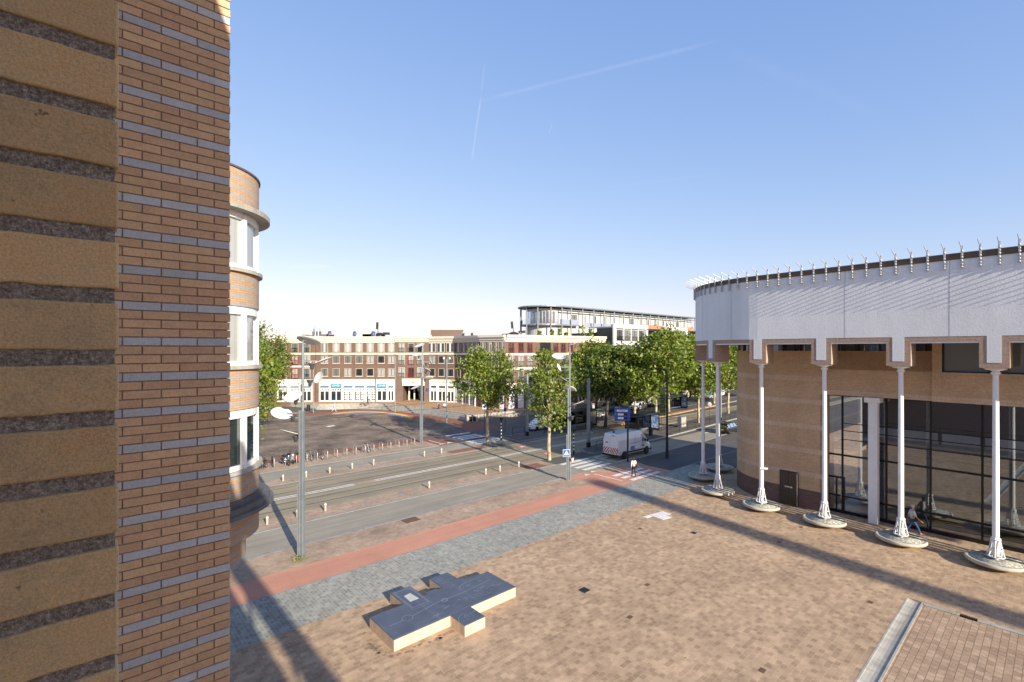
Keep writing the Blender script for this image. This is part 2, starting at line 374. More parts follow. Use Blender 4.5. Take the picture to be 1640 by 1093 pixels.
kerb([(-60,43.25),(35.2,43.25)], .18, .028); kerb([(-60,45.3),(35.5,45.3)], .18, .028)
sheet('verge', rect(-60, 35.5, 43.43, 45.3), -.2, .024, M['brickstrip'])
sheet('verge', rect(30.2, 35.0, 43.7, 45.0), -.2, .029, M['redbrick'])
sheet('road', rect(-60, 43, 45.5, 48.3), -.2, ZR, M['road'])
kerb([(-60,48.3),(31.5,48.3)], .18, .03)
sheet('pavement', rect(-60, 31.6, 48.48, 52.3), -.2, .026, M['brickstrip'])
sheet('pavement', [(-60,52.3),(31.6,52.3),(33.4,53.6),(31.0,53.9),(-60,53.6)], -.2, .028, M['redbrick'])
sheet('pavement', [(31.6,48.6),(34.0,48.6),(34.6,52.3),(33.4,53.6),(31.6,52.3)], -.2, .0265, M['redbrick'])
# round brick square beyond, side road and red fringe
ring = [(-60,53.65),(31.0,53.9),(34.4,55),(40,55.2),(43,60),(44,66),(43,74),(41,82),(36,87.5),(26,92),(14,100),(-60,120)]
sheet('round_square', ring, -.2, ZR+.002, M['darkbrick_ground'])
def arcband(name, pts, w0, w1, mat, z, cols=None):
    mb = MB()
    for i, (a, b) in enumerate(zip(pts, pts[1:])):
        a = Vector((*a,0)); b = Vector((*b,0)); d = (b-a).normalized(); n = Vector((-d.y,d.x,0))
        mb.prism([(a.x+n.x*w0,a.y+n.y*w0),(b.x+n.x*w0,b.y+n.y*w0),(b.x+n.x*w1,b.y+n.y*w1),(a.x+n.x*w1,a.y+n.y*w1)], -.1, z)
    return mb
fr = [ray(*q) for q in ((400,672),(450,666),(534,662),(580,658.5),(620,658),(655,662),(690,668),(730,677),(765,690))]
fr = [UV(p) for p in fr]
def smooth(pts, k=4):
    out = []
    for i in range(len(pts)-1):
        p0 = Vector(pts[max(i-1,0)]); p1 = Vector(pts[i]); p2 = Vector(pts[i+1]); p3 = Vector(pts[min(i+2,len(pts)-1)])
        for j in range(k):
            t = j/k; out.append(tuple(.5*((2*p1)+(p2-p0)*t+(2*p0-5*p1+4*p2-p3)*t*t+(3*p1-p0-3*p2+p3)*t**3)))
    out.append(tuple(pts[-1])); return out
frs = smooth(fr)
def bandpoly(path, o0, o1):
    L, Rr = [], []
    for i, p in enumerate(path):
        a = Vector(path[max(i-1,0)]); b = Vector(path[min(i+1,len(path)-1)]); d = (b-a).normalized(); n = Vector((-d.y, d.x))
        L.append((p[0]+n.x*o0, p[1]+n.y*o0)); Rr.append((p[0]+n.x*o1, p[1]+n.y*o1))
    return L + Rr[::-1]
def ribbon(path, o0, o1, z0, z1, mb=None, mi=0):
    mb = mb or MB(); pl = bandpoly(path, o0, o1); n = len(path)
    for i in range(n-1): mb.prism([pl[i], pl[i+1], pl[2*n-2-i], pl[2*n-1-i]], z0, z1, mi)
    return mb
o = ribbon(frs, -1.6, 3.8, -.05, ZR+.005).build('pavement', M['redbrick']); o.rotation_euler = (0,0,A); tag(o, kind='structure')
# rainbow painted on the fringe
rb = smooth([UV(ray(*q)) for q in ((533,663),(560,660.5),(595,660),(630,662.5),(660,668.5))])
RB = [((.70,.10,.06)),(.85,.30,.04),(.85,.62,.06),(.20,.42,.20),(.10,.24,.50),(.30,.15,.35)]
cols = [plain('rainbow paint %d' % i, c, .6, var=.25, scale=5) for i, c in enumerate(RB)]
mb = MB()
for i in range(6): ribbon(rb, .95-i*.42, .95-(i+1)*.42+.004, .002, ZR+.009, mb, i)
o = mb.build('rainbow_stripe', cols); o.rotation_euler = (0,0,A); tag(o, 'painted rainbow arc on the paving at the foot of the far steps', 'road marking')
# ---- road markings
def marking(name, label, polys, mat=None, z=ZR+.008, group=None, base=None):
    mb = MB()
    for pl in polys: mb.prism(pl, z-.003, z)
    o = mb.build(name, mat or M['paint']); o.rotation_euler = (0,0,A); return tag(o, label, 'road marking', group)
marking('lane_line', 'long white double line between the two tram lanes', [rect(-40, 17.2, 39.0, 39.12), rect(-40, 17.2, 39.36, 39.48), rect(19.0, 130, 39.0, 39.12), rect(19.0, 130, 39.36, 39.48)])
marking('lane_line', 'single white line along the near edge of the far tram lane', [rect(41, 120, 43.0, 43.1)])
o = sheet('tram_road', rect(17.3, 18.9, 38.9, 39.6), -.05, ZR+.006, M['brickstrip'])
for i, v in enumerate((29.45, 30.4, 31.35, 32.25)):
    marking('zebra_stripe', 'white zebra stripe across the near road, %s from the cobbles' % ('nearest','second','third','fourth')[i], [rect(35.3, 39.4, v, v+.48)], group='zebra stripes on the near road')
for i, v in enumerate((24.25, 25.15, 26.05)):
    marking('zebra_stripe', 'white zebra stripe on the red cycle path, %s one' % ('nearest','middle','farthest')[i], [rect(35.4, 39.8, v, v+.45)], z=.086, group='zebra stripes on the cycle path')
for i, v in enumerate((46.1, 47.0, 47.9, 49.6, 50.5, 51.4, 53.0)):
    marking('zebra_stripe', 'white zebra stripe on the far side road, number %d counting from the tram lanes' % (i+1), [rect(35.2 if v < 49 else 35.8, 39.6, v, v+.48)], group='zebra stripes on the far side road', z=ZR+.01)
marking('hatch_marking', 'white hatched box marking in front of the van', [rect(40.2, 40.32, 29.5, 32.4)] + [[(40.4,v),(43.2,v),(43.2,v+.12),(40.4,v+.12)] for v in (29.5, 30.5, 31.5, 32.3)])
marking('give_way_marking', 'white line and teeth at the end of the red cycle path', [rect(34.6,34.75,24.9,27.9), [(33.6,28.0),(34.3,28.0),(34.0,28.5)], [(34.9,28.4),(35.6,28.4),(35.3,28.8)]], z=.086)
marking('give_way_marking', 'white teeth painted beside the far lamp post', [rect(32.3,32.45,49.2,52.0), [(31.9,48.9),(32.8,48.9),(32.35,49.5)], [(33.0,48.9),(33.9,48.9),(33.45,49.5)]], z=.031)
for i,(u,v) in enumerate(((38.3,37.0),(38.8,41.6))):
    r = MB(); r.prism([(u-.9,v-.45),(u+.9,v),(u-.9,v+.45)], ZR+.002, ZR+.007); o = r.build('triangle_marking', M['red']); o.rotation_euler = (0,0,A)
    r = MB(); r.prism([(u-.62,v-.22),(u+.35,v),(u-.62,v+.22)], ZR+.007, ZR+.011); q = r.build('inner_triangle', M['paint'], o)
    tag(o, ('red and white warning triangle painted on the near tram lane','red and white warning triangle painted on the far tram lane')[i], 'road marking', 'warning triangles on the tram lanes')
for (u, v, lab) in ((50,42.2,'short white arrow on the far tram lane behind the lamp'),(46.5,36.9,'short white dash on the near tram lane by the grey mast'),(62,31.9,'short white dash on the near road before the sunlit patch')):
    marking('lane_arrow', lab, [[(u,v-.08),(u+1.6,v-.08),(u+1.6,v-.25),(u+2.3,v),(u+1.6,v+.25),(u+1.6,v+.08),(u,v+.08)]])
# dark covers / patches in the ground
def cover(label, u, v, a, b, z, mat, name='manhole_cover'):
    mb = MB(); mb.box(-a/2, a/2, -b/2, b/2, -.02, .0)
    for k in range(4): mb.box(-a/2+.04, a/2-.04, -b/2+.05+k*(b-.1)/4, -b/2+.05+k*(b-.1)/4+(b-.1)/9, 0, .004)
    o = mb.build(name, mat); at(o, u, v, z); return tag(o, label, 'manhole cover')
rust = plain('rusty iron cover', (.17,.105,.06), .7, .4, var=.3)
cover('dark square iron cover alone in the middle of the plaza', 17.6, 14.75, .45, .4, .084, M['blackmetal'])
cover('large rust brown cover in the clinker strip beside the near road', 16.3, 28.4, 1.1, .8, .084, rust)
cover('small dark cover in the plaza just left of the white poster frame', 28.1, 14.9, .35, .3, .084, M['blackmetal'])
for i, u in enumerate((16.0, 19.2, 22.1, 27.9-3.6+.4, 30.0-4.0+.6)):
    o = cover('small blue grey plate sunk in the near verge, %s from the left' % ('first','second','third','fourth','fifth')[i], (15.9,18.7,20.0,23.3,25.1)[i], 34.1, .42, .3, .030, M['greymetal'], 'bollard_socket'); o['category'] = 'ground plate'; o['group'] = 'plates where bollards are missing'
# white marker on the plaza
mb = MB(); mb.prism([(-.1,-.55),(.75,-.55),(.75,.6),(-.1,.6)], 0, .012); mb.prism([(-.75,.28),(-.12,.28),(-.12,.6),(-.75,.6)], 0, .011); mb.prism([(.77,-.1),(1.25,-.1),(1.25,.6),(.77,.6)], 0, .01)
o = mb.build('white_ground_patch', plain('worn white paint', (.75,.75,.74), .6, var=.35, scale=5)); at(o, 28.9, 17.9, .08, R(-8)); tag(o, 'worn white painted patch on the plaza pavers', 'ground marking')
mb = MB(); mb.prism([(-.7,-.35),(.6,-.25),(.7,.3),(-.6,.35)], 0, .01); o = mb.build('paper_sheet', M['white']); at(o, *UV(ray(530,683)), .02, .3); tag(o, 'small white sheet lying on the round brick square', 'paper')
# dirt stains on the plaza, thin worn patches with their own outline
rs_ = random.Random(12); mb = MB()
for k in range(0):
    u = rs_.uniform(8, 34); v = rs_.uniform(5.5, 20)
    if 8.4 < u < 15.2 and v > 15.2: continue
    n = 11; r0 = rs_.uniform(.08, .32); mb.add([(u+r0*rs_.uniform(.5,1.2)*math.cos(6.283*i/n)*1.4, v+r0*rs_.uniform(.5,1.2)*math.sin(6.283*i/n), .0825) for i in range(n)], [tuple(range(n))])
for k in range(22):
    t_ = rs_.random(); u, v = (8.5+t_*3, 16.25-rs_.uniform(0,.25)) if k % 2 else (8.5-rs_.uniform(0,.3), 16.4+t_*2)
    n = 8; r0 = rs_.uniform(.05, .16); mb.add([(u+r0*rs_.uniform(.5,1.3)*math.cos(6.283*i/n), v+r0*rs_.uniform(.4,1)*math.sin(6.283*i/n), .0828) for i in range(n)], [tuple(range(n))])
o = mb.build('paving_stains', plain('paving grime', (.25,.185,.13), .9, var=.4, scale=9)); o.rotation_euler = (0,0,A); tag(o, 'irregular dark grime stains on the plaza pavers', 'stains', kind='stuff')
# dark odd pavers
mb = MB(); rr = random.Random(3)
for k in range(9):
    u = rr.uniform(12, 34); v = rr.uniform(3, 19.5)
    if u < 29 and v < 5 or (8 < u < 15.5 and v > 15): continue
    uu = round(u/.3)*.3; vv = round(v/.22)*.22; mb.prism([(uu+.01,vv+.01),(uu+.29,vv+.01),(uu+.29,vv+.21),(uu+.01,vv+.21)], .07, .0835)
o = mb.build('replaced_paver', plain('dark stained paver', (.13,.075,.045), .8, var=.3, scale=8)); o.rotation_euler = (0,0,A); tag(o, 'scattered dark stained pavers in the plaza', 'pavers', kind='stuff')
# islands of the tram stop (raised)
islA = [(41.6,33.3),(60,33.9),(90,35.6),(150,40),(150,44),(90,39.9),(62,38.3),(48,36.7),(42.3,35.8),(41.4,34.5)]
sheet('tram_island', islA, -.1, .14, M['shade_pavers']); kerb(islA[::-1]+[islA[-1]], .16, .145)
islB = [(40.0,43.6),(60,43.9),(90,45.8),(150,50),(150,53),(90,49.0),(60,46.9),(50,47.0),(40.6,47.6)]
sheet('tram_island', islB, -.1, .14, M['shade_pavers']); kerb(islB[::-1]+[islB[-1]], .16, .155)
sheet('side_road', [(40.6,47.7),(60,47.1),(150,53),(200,58),(200,62),(80,56.3),(46,56),(42,58),(38,56),(34.6,54),(34,48.6)], -.1, ZR+.003, M['road_dark'])
# sandy strip in far island
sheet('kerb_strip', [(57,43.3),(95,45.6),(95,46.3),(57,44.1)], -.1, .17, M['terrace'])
# ---- terrace of the far buildings with steps
base = [UV(ray(*q)) for q in ((380,651),(440,652),(506,656.5),(560,655.5),(600,656),(640,660),(680,664.5),(720,670.5),(752,675.5))]
bs = smooth(base)
side = [UV(ray(*q)) for q in ((765,674),(800,669.5),(860,664.5),(930,656),(1000,648),(1060,641),(1150,630))]
tz = .95
top = [(bs[i]) for i in range(len(bs))]
inner = bandpoly(bs, 0, 1.5)[len(bs):][::-1]
poly = inner + side + [(200, 70), (200, 140), (-40, 170)]
mb = MB(); mb.prism(poly, -.1, tz, 1, 0)
o = mb.build('terrace', [M['terrace'], M['concrete']]); o.rotation_euler = (0,0,A); tag(o, kind='structure')
n0 = 8
mb = MB()
for k in range(4): ribbon(bs[n0:], k*.40, 1.62, (k*.2375 if k else -.05), (k+1)*.2375+.002*(k == 3)-.001*(k<3), mb)
o = mb.build('steps', M['concrete']); o.rotation_euler = (0,0,A); tag(o, 'broad curved grey stone steps up to the terrace beyond the round square', 'steps')
# ================================================================= the building the photo is taken from
def brickmat(name, c, v=.12, rough=.85, b=.25):
    t = NT(name); k = t.ramp(t.noise(10, 6, rough=.65), [(.3, 1-v), (.7, 1+v*.6)]); cc = t.mix(1.0, c, k, 'MULTIPLY')
    g = t.n.new('ShaderNodeNewGeometry'); j = t.ramp(g.outputs['Random Per Island'], [(0, .88), (1, 1.08)]); cc = t.mix(1.0, cc, j, 'MULTIPLY')
    s = t.ramp(t.noise(160, 3), [(.35, .86), (.65, 1.1)]); cc = t.mix(1.0, cc, s, 'MULTIPLY')
    sp = t.ramp(t.noise(70, 2), [(.72, 0), (.76, .55)]); cc = t.mix(sp, cc, (.09,.06,.04))
    t.bump(t.noise(220, 4), b, .002); return t.out(cc, rough, 0, .25)
M['ob1'] = brickmat('ochre brick', (.66,.45,.265)); M['ob2'] = brickmat('brown brick', (.63,.425,.255)); M['ob3'] = brickmat('red brown brick', (.60,.39,.235))
def nearbrick():
    t = NT('rough ochre brick face'); g = t.n.new('ShaderNodeNewGeometry'); j = t.ramp(g.outputs['Random Per Island'], [(0, .86), (1, 1.1)])
    a = t.ramp(t.noise(18, 8, rough=.7), [(.32, (.54,.40,.23)), (.5, (.67,.48,.255)), (.62, (.69,.46,.23)), (.75, (.57,.44,.28))])
    c = t.mix(1.0, a, j, 'MULTIPLY'); k = t.ramp(t.noise(420, 4, rough=.8), [(.32, .72), (.5, 1.0), (.68, 1.22)]); c = t.mix(1.0, c, k, 'MULTIPLY')
    s = t.ramp(t.noise(55, 3, rough=.6), [(.70, 0), (.735, .8)]); c = t.mix(s, c, (.13,.10,.075))
    e = t.ramp(t.noise(30, 6, rough=.8, stretch=(.4,1,3)), [(.66, 0), (.72, .35)]); c = t.mix(e, c, (.62,.56,.48))
    t.bump(t.noise(380, 6, rough=.75), .8, .0022); return t.out(c, .9, 0, .2)
M['og'] = brickmat('blue grey brick', (.50,.53,.55), .08)
M['onear'] = brickmat('rough ochre brick', (.52,.37,.215), .22, .85, .5)
def mortar():
    t = NT('grainy mortar'); a = t.ramp(t.noise(330, 5, rough=.85), [(.36, (.13,.11,.09)), (.52, (.36,.31,.26)), (.66, (.75,.70,.64))])
    t.bump(t.noise(160, 5, rough=.8), 1.0, .006); return t.out(a, .95, 0, .2)
M['mortar'] = mortar(); M['mortar_dark'] = plain('dark pointing', (.30,.225,.175), .95, var=.3, scale=40, bump=.3)
OB = [M['ob1'], M['ob2'], M['ob3'], M['og'], M['mortar_dark']]
bld = thing('brick_building', 'brown and blue grey striped brick building whose walls fill the left edge of the view', 'building', P(0, 0, 0), A)
HB = 16.05; FU = .03
mb = MB()
# body of the block, with an open bay window recess where the viewer stands
BX = -14.0
def bb(u0,u1,v0,v1,z0,z1): mb.box(u0,u1,v0,v1,z0,z1)
bb(BX, FU-.02, .655, 4.31, 0, HB)
bb(BX, .86, 4.31, 30, 0, HB)
bb(BX, FU-.02, -8, -3.0, 0, HB)
bb(BX, FU-.02, -60, -8, 0, 14.6)
bb(BX, FU-.02, -3.0, .655, 0, 10.0)
bb(BX, FU-.02, -3.0, .655, 13.3, HB)
bb(BX, -1.8, -3.0, .655, 10.0, 13.3)
wall = mb.build('wall', M['mortar_dark'], bld)
rng = random.Random(5)
# second wall: every brick modelled, three brown courses then a grey one
def bricks_v(v, u0, u1, z0, z1, near=False):
    mb = MB(); ph = .0625; L = .22; j = .008; c0 = int(z0/ph)
    for c in range(c0, int(z1/ph)+1):
        zz = c*ph + ZOFF; grey = (c % 4 == 0)
        off = 0 if grey else (.11 if c % 4 != 2 else 0.0)+(.0 if c%4 else 0)
        off = {0: .075, 1: -.035, 2: .075, 3: -.035}[c % 4]
        if near: off = .055
        k = math.floor((u0-off)/L)-1
        while k*L+off < u1:
            a = max(k*L+off+j/2, u0); b = min((k+1)*L+off-j/2, u1); k += 1
            if b-a < .012: continue
            t = rng.uniform(-.0012, .0012); mi = 3 if grey else rng.choice((0,0,1,1,1,2))
            mb.box(a, b, v-.04, v+.0+t, zz+j/2+rng.uniform(-.0006,.0006), zz+ph-j/2, mi)
    return mb
ZOFF = 0.012
# faces look towards -v, so the brick skin sits just in front of the body
mb = MB(); ph = .0625; L = .22; j = .0085
for c in range(int(7.5/ph), int(15.9/ph)):
    zz = c*ph+ZOFF; grey = c % 4 == 1
    off = .0 if grey else (.11 if c % 2 == 0 else .0)
    off += .88
    for k in range(-6, 3):
        a = max(off+k*L+j/2, .03); b = min(off+(k+1)*L-j/2, .88)
        if b-a < .012: continue
        t = rng.uniform(-.001, .001)
        mb.box(a, b, 4.303+t, 4.33, zz+j/2, zz+ph-j/2, 3 if grey else rng.choice((0,0,1,1,1,2)))
    # return face at the corner, along the facade
    for k in range(0, 120):
        a = 4.296+k*L+(.0 if grey else (.11 if c % 2 else 0))+ .0; b = a+L-j
        if k == 0: a0 = 4.3355
        else: a0 = a
        mb.box(.845, .882, max(a0, 4.3355), b, zz+j/2, zz+ph-j/2, 3 if grey else rng.choice((0,1,2)))
skin = mb.build('brickwork', OB, bld, bevel=.0015, seg=1)
# near reveal right beside the lens: big rough bricks, recessed grainy joints
mb = MB(); pitch = .0621; jt = .0150
for c in range(int(10.2/pitch), int(12.9/pitch)):
    zz = c*pitch-.010
    for (a, b) in ((-1.0, -.79), (-.78, -.57), (-.56, -.35), (-.34, -.185), (-.175, FU)):
        # irregular worn edge
        n = 14; x0, x1 = a, b; fz0 = [rng.uniform(-.0007,.0007) for _ in range(n+1)]; fz1 = [rng.uniform(-.0007,.0007) for _ in range(n+1)]
        pts = []; vv = .640+rng.uniform(-.0008,.0008)
        for i in range(n+1):
            x = x0+(x1-x0)*i/n
            pts += [(x, vv, zz+jt/2+fz0[i]), (x, vv, zz+pitch-jt/2+fz1[i]), (x, vv+.03, zz+jt/2+fz0[i]), (x, vv+.03, zz+pitch-jt/2+fz1[i])]
        fs = []
        for i in range(n):
            q = i*4; fs += [(q, q+4, q+5, q+1), (q+1, q+5, q+7, q+3), (q, q+2, q+6, q+4)]
        fs += [(0,1,3,2), (4*n, 4*n+2, 4*n+3, 4*n+1)]
        mb.add(pts, fs, 0)
M['onear'] = nearbrick()
nearb = mb.build('window_jamb', [M['onear']], bld, bevel=.0022, seg=2)
mb = MB(); mb.box(-1.2, FU-.003, .6440, .6545, 10.02, 13.28); mb.build('pointing', [M['mortar']], nearb)
# parapet and plain windows for the long facade
mb = MB(); mb.box(BX, FU-.01, -8.05, 4.3, HB+.002, HB+.05); mb.build('parapet_cap', M['concrete'], bld)
mb = MB(); mb.box(-.08, FU, -60, -8.06, 15.8, 18.1)  # unseen screen, shaped to cast the ground shadow edge and its sunlit slot
for k in range(9): mb.box(-.08, FU, -8.4-k*6.2, -8.3-k*6.2, 14.6, 15.8)
mb.build('roof_shadow_screen', M['greymetal'], bld)
wi = None
for k in range(12):
    for fl in range(4):
        v = -6.5-k*4.2; z = 2.0+fl*3.1
        f = MB(); f.box(0, .06, 0, 2.2, 0, 1.7); 
        if wi is None:
            wi = f.mesh('window', [M['white']]); pm = MB().box(.061, .075, .1, 1.05, .1, 1.6).box(.061, .075, 1.15, 2.1, .1, 1.6).mesh('pane', [M['glass']])
        o = bpy.data.objects.new('window', wi); COL.objects.link(o); o.parent = bld; o.location = (FU-.015, v, z)
        p = bpy.data.objects.new('pane', pm); COL.objects.link(p); p.parent = o
# ---- round oriel bay
bay = thing('oriel_bay', 'rounded brick bay tower with stacked curved windows beyond the left wall', 'bay window', P(2.2, 16.7, 0), A)
bay_c = (0, 0)
RB_ = 1.95
def half(r, n=28, a0=-100, a1=100):
    return [(r*math.cos(R(a0+(a1-a0)*i/n)), r*math.sin(R(a0+(a1-a0)*i/n))) for i in range(n+1)]
def ringsolid(mb, r0, r1, z0, z1, mi=0, a0=-100, a1=100, n=28):
    o = half(r1, n, a0, a1); i_ = half(r0, n, a0, a1)
    for k in range(n): mb.prism([i_[k], o[k], o[k+1], i_[k+1]], z0, z1, mi)
    return mb
M['bay_brick'] = None
def baybrick():
    t = NT('oriel striped brick'); sep = t.n.new('ShaderNodeSeparateXYZ'); t.link(t.tc.outputs['UV'], sep.inputs[0])
    br = t.brick((.44,.30,.19), (.37,.25,.16), (.25,.19,.14), .22, .0625, .007, vec=t.tc.outputs['UV'])
    m = t.n.new('ShaderNodeMath'); m.operation = 'MODULO'; m.inputs[1].default_value = .25; t.link(sep.outputs[1], m.inputs[0])
    s = t.n.new('ShaderNodeMath'); s.operation = 'LESS_THAN'; s.inputs[1].default_value = .0625; t.link(m.outputs[0], s.inputs[0])
    c = t.mix(s.outputs[0], br.outputs[0], (.27,.295,.31)); t.bump(br.outputs['Fac'], -.4, .006); return t.out(c, .85, 0, .2)
M['bay_brick'] = baybrick()
def baywall(z0, z1, r=RB_):
    mb = MB(); pts = half(r, 40); mb.strip(pts, z0, z1, 0)
    mb.add([(0,0,z1)]+[(p[0],p[1],z1) for p in pts], [(0,i+1,i+2) for i in range(40)], 0)
    mb.add([(0,0,z0)]+[(p[0],p[1],z0) for p in pts], [(0,i+2,i+1) for i in range(40)], 0)
    mb.build('brick_band', M['bay_brick'], bay)
lv = [(13.55, 15.10), (10.85, 12.44), (7.95, 9.55)]       # window storeys (sill, head)
baywall(15.26, 16.3); baywall(12.50, 13.46); baywall(9.62, 10.78); baywall(5.95, 6.72); baywall(7.15, 7.82)
mb = MB(); ringsolid(mb, 0, RB_+.04, 16.3, 16.35); mb.build('parapet_cap', plain('brown roof edge', (.13,.07,.05), .7), bay)
mb = MB(); ringsolid(mb, 0, RB_+.30, 15.12, 15.26); mb.build('canopy', M['concrete'], bay)
mb = MB(); ringsolid(mb, 0, RB_+.40, 6.74, 6.84); ringsolid(mb, 0, RB_+.30, 6.84, 7.0); ringsolid(mb, 0, RB_+.12, 7.0, 7.15); mb.build('stone_ledge', plain('dark stone', (.12,.12,.12), .7, var=.3, bump=.3), bay)
mb = MB(); ringsolid(mb, 0, RB_-.35, 5.2, 5.95); mb.build('bay_foot', M['bay_brick'], bay)
for (a, b) in lv:
    mb = MB(); ringsolid(mb, 0, RB_+.10, a-.10, a); mb.build('window_sill', M['concrete'], bay)
    fr_ = MB(); ringsolid(fr_, RB_-.16, RB_-.04, b-.16, b+.06); ringsolid(fr_, RB_-.16, RB_-.04, a, a+.12)
    for ang in (-96, -48, -14, 20, 46, 92): fr_.obox(((RB_-.08)*math.cos(R(ang)), (RB_-.08)*math.sin(R(ang)), (a+b)/2), (.14, .13, b-a), rotz(R(ang)))
    wf = fr_.build('window', M['white'], bay)
    gm = MB(); gm.strip(half(RB_-.12, 24, -98, 98), a+.1, b-.1); gm.build('pane', M['glass'] if a < 9 else M['glass_curtain'], wf)
    cm = MB(); ringsolid(cm, 0, RB_-.7, a-.05, b+.06); cm.build('blind', M['white'] if a > 9 else M['darkmetal'], wf)
# tall chimney far behind the viewer: casts the broad soft shadow over the plaza
tip = ray(965, 777); LL = 112.0
stack = thing('chimney_stack', 'tall slender chimney far behind the viewer that throws the broad soft shadow', 'chimney', (tip.x+SUN_AZ[0]*LL, tip.y+SUN_AZ[1]*LL, 0))
MB().lathe([(1.4,0),(1.0,20),(.78,LL*math.tan(SUN_EL)*1.0)], n=24).build('shaft', M['far_brick'], stack)
MB().lathe([(.86,LL*math.tan(SUN_EL)+.003),(.86,LL*math.tan(SUN_EL)+.4)], n=24).build('rim', M['concrete'], stack)
# ================================================================= theatre with the colonnade
TC = (43.1, 13.85)
def tpath(r, n=40, a_end=175, vend=-26.0):
    u = TC[0]-r; pts = [(u, vend + (TC[1]-vend)*i/20) for i in range(20)]
    for i in range(n+1):
        a = R(a_end*i/n); pts.append((TC[0]-r*math.cos(a), TC[1]+r*math.sin(a)))
    return pts
RF = 8.0
th = thing('theatre', 'round white banded theatre with brick drum, glass foyer and colonnade on the right', 'building', P(0,0,0), A)
ZF0, ZF1 = 12.0, 16.07
outer = tpath(RF); full = outer + [(TC[0]+RF, -26)]
# fascia
mb = MB(); mb.strip(outer[::-1], ZF0, ZF1, 0)
back = [(full[-2]), (full[-1]), full[0]]; mb.strip(back[::-1], ZF0, ZF1, 0)
mb.build('white_fascia', M['white_brick'], th)
mb = MB(); pl = [(p[0], p[1]) for p in full]
mb.prism([(TC[0]+(p[0]-TC[0])*.995, p[1]) for p in full], ZF1+.01, ZF1+.02)
mb.build('roof', M['concrete'], th)
mb = MB(); mb.prism([(p[0]+.04 if p[0]<TC[0] else p[0]-.04, p[1]) for p in full], ZF0+.02, ZF0+.05); mb.build('soffit', M['white'], th)
cap = tpath(RF+.05); mb = MB(); ribbon(cap, 0, -.35, ZF1+.002, ZF1+.30, mb); mb.build('brown_roof_edge', plain('brown cladding', (.115,.075,.045), .6, var=.3, scale=4), th)
cap = tpath(RF+.08); mb = MB(); ribbon(cap, 0, -.4, ZF1+.302, ZF1+.335, mb); mb.build('edge_trim', M['greymetal'], th)
# vertical joints in the fascia
def offset_pt(s, r):    # point and outward normal at arc position s measured from the start of the curve (negative = straight part)
    if s <= 0: return (TC[0]-r, TC[1]+s), (-1.0, 0.0)
    a = s/RF; return (TC[0]-r*math.cos(a), TC[1]+r*math.sin(a)), (-math.cos(a), math.sin(a))
# fins along the roof edge
M['fin_steel'] = plain('weathered pale steel', (.46,.48,.50), .45, .2, var=.25, scale=6)
def fin_mesh():
    mb = MB()                                  # local x = outward
    mb.box(0.04, .10, -.045, .045, 15.83, 17.0)
    for k in range(6):
        z = 15.88+k*.17; mb.ell((.11, 0, z), (.055, .06, .07), 8, 5)
    return mb.mesh('fin', [M['fin_steel']])
def rod_mesh():
    mb = MB(); rt_ = Matrix.Rotation(-math.atan2(.52,1.45), 3, 'Y'); mb.obox((.22,0,16.86),(1.5,.028,.042), rt_); return mb.mesh('blade', [M['fin_steel']])
fm, rm = fin_mesh(), rod_mesh()
s = -38.5; cnt = 0
while s < 19.5:
    (x, y), (nx, ny) = offset_pt(s, RF)
    o = bpy.data.objects.new('fin', fm); COL.objects.link(o); o.parent = th; o.location = (x, y, -.25); o.rotation_euler = (0,0,math.atan2(ny, nx))
    q = bpy.data.objects.new('blade', rm); COL.objects.link(q); q.parent = o
    s += .70; cnt += 1
# stems and columns
cols_ = [(TC[1]-3.9*k, None) for k in range(0, 8)] + [(None, a) for a in (30, 65, 97, 130)]
def frame_at(v, a):
    if a is None: return (TC[0]-RF, v), 180.0
    a_ = R(a); return (TC[0]-RF*math.cos(a_), TC[1]+RF*math.sin(a_)), 180.0-a
stem_white = MB(); stem_white.add([(0.004,-.27,10.62),(0.004,.27,10.62),(.004,.27,12.0),(.004,-.27,12.0)], [(0,1,2,3)], 0, [[(0,10.6),(.54,10.6),(.54,12),(0,12)]])
stem_white.box(-1.15, 0, -.27, .27, 10.62, 12.0)
sw = stem_white.mesh('stem', [M['white_brick']])
sf = MB()
sf.box(-1.2, -.012, -.56, -.27, 10.36, 12.0); sf.box(-1.2, -.012, .27, .56, 10.36, 12.0); sf.box(-1.2, -.012, -.27, .27, 10.36, 10.62)
M['trim_v'] = plain('soldier brick trim', (.40,.29,.22), .85, var=.3, scale=9, bump=.4)
sfm = sf.mesh('stem_frame', [M['trim_v']])
colm = MB()
colm.tube([(0,0,1.5),(0,0,5.5),(0,0,10.12)], [.142,.138,.12], 16)
column_shaft = colm.mesh('shaft', [M['whitemetal']])
ch = MB(); ch.lathe([(.15,10.0),(.20,10.05),(.20,10.1),(.15,10.14),(.15,10.2),(.42,10.26),(.42,10.32)], n=16); ch.box(-.5, .5, -.42, .42, 10.321, 10.358)
col_head = ch.mesh('capital', [M['whitemetal']])
cf = MB(); cf.lathe([(.10,.5),(.10,.62),(.14,.64),(.15,1.5)], n=14)
for k in range(8):
    a = k*math.pi/4; d = Vector((math.cos(a), math.sin(a), 0))
    p = [d*.15+Vector((0,0,1.62)), d*.21+Vector((0,0,1.25)), d*.27+Vector((0,0,.95)), d*.34+Vector((0,0,.66))]
    cf.tube(p, .022, 5); cf.obox(d*.25+Vector((0,0,.66)), (.2,.05,.04), rotz(a)); 
cf.lathe([(.25,1.02),(.27,1.02),(.27,1.06),(.25,1.06),(.25,1.02)], n=14); cf.lathe([(.33,.64),(.36,.64),(.36,.68),(.33,.68),(.33,.64)], n=14); cf.lathe([(.185,1.5),(.205,1.5),(.205,1.56),(.185,1.56)], n=14)
col_foot = cf.mesh('flared_foot', [M['whitemetal']])
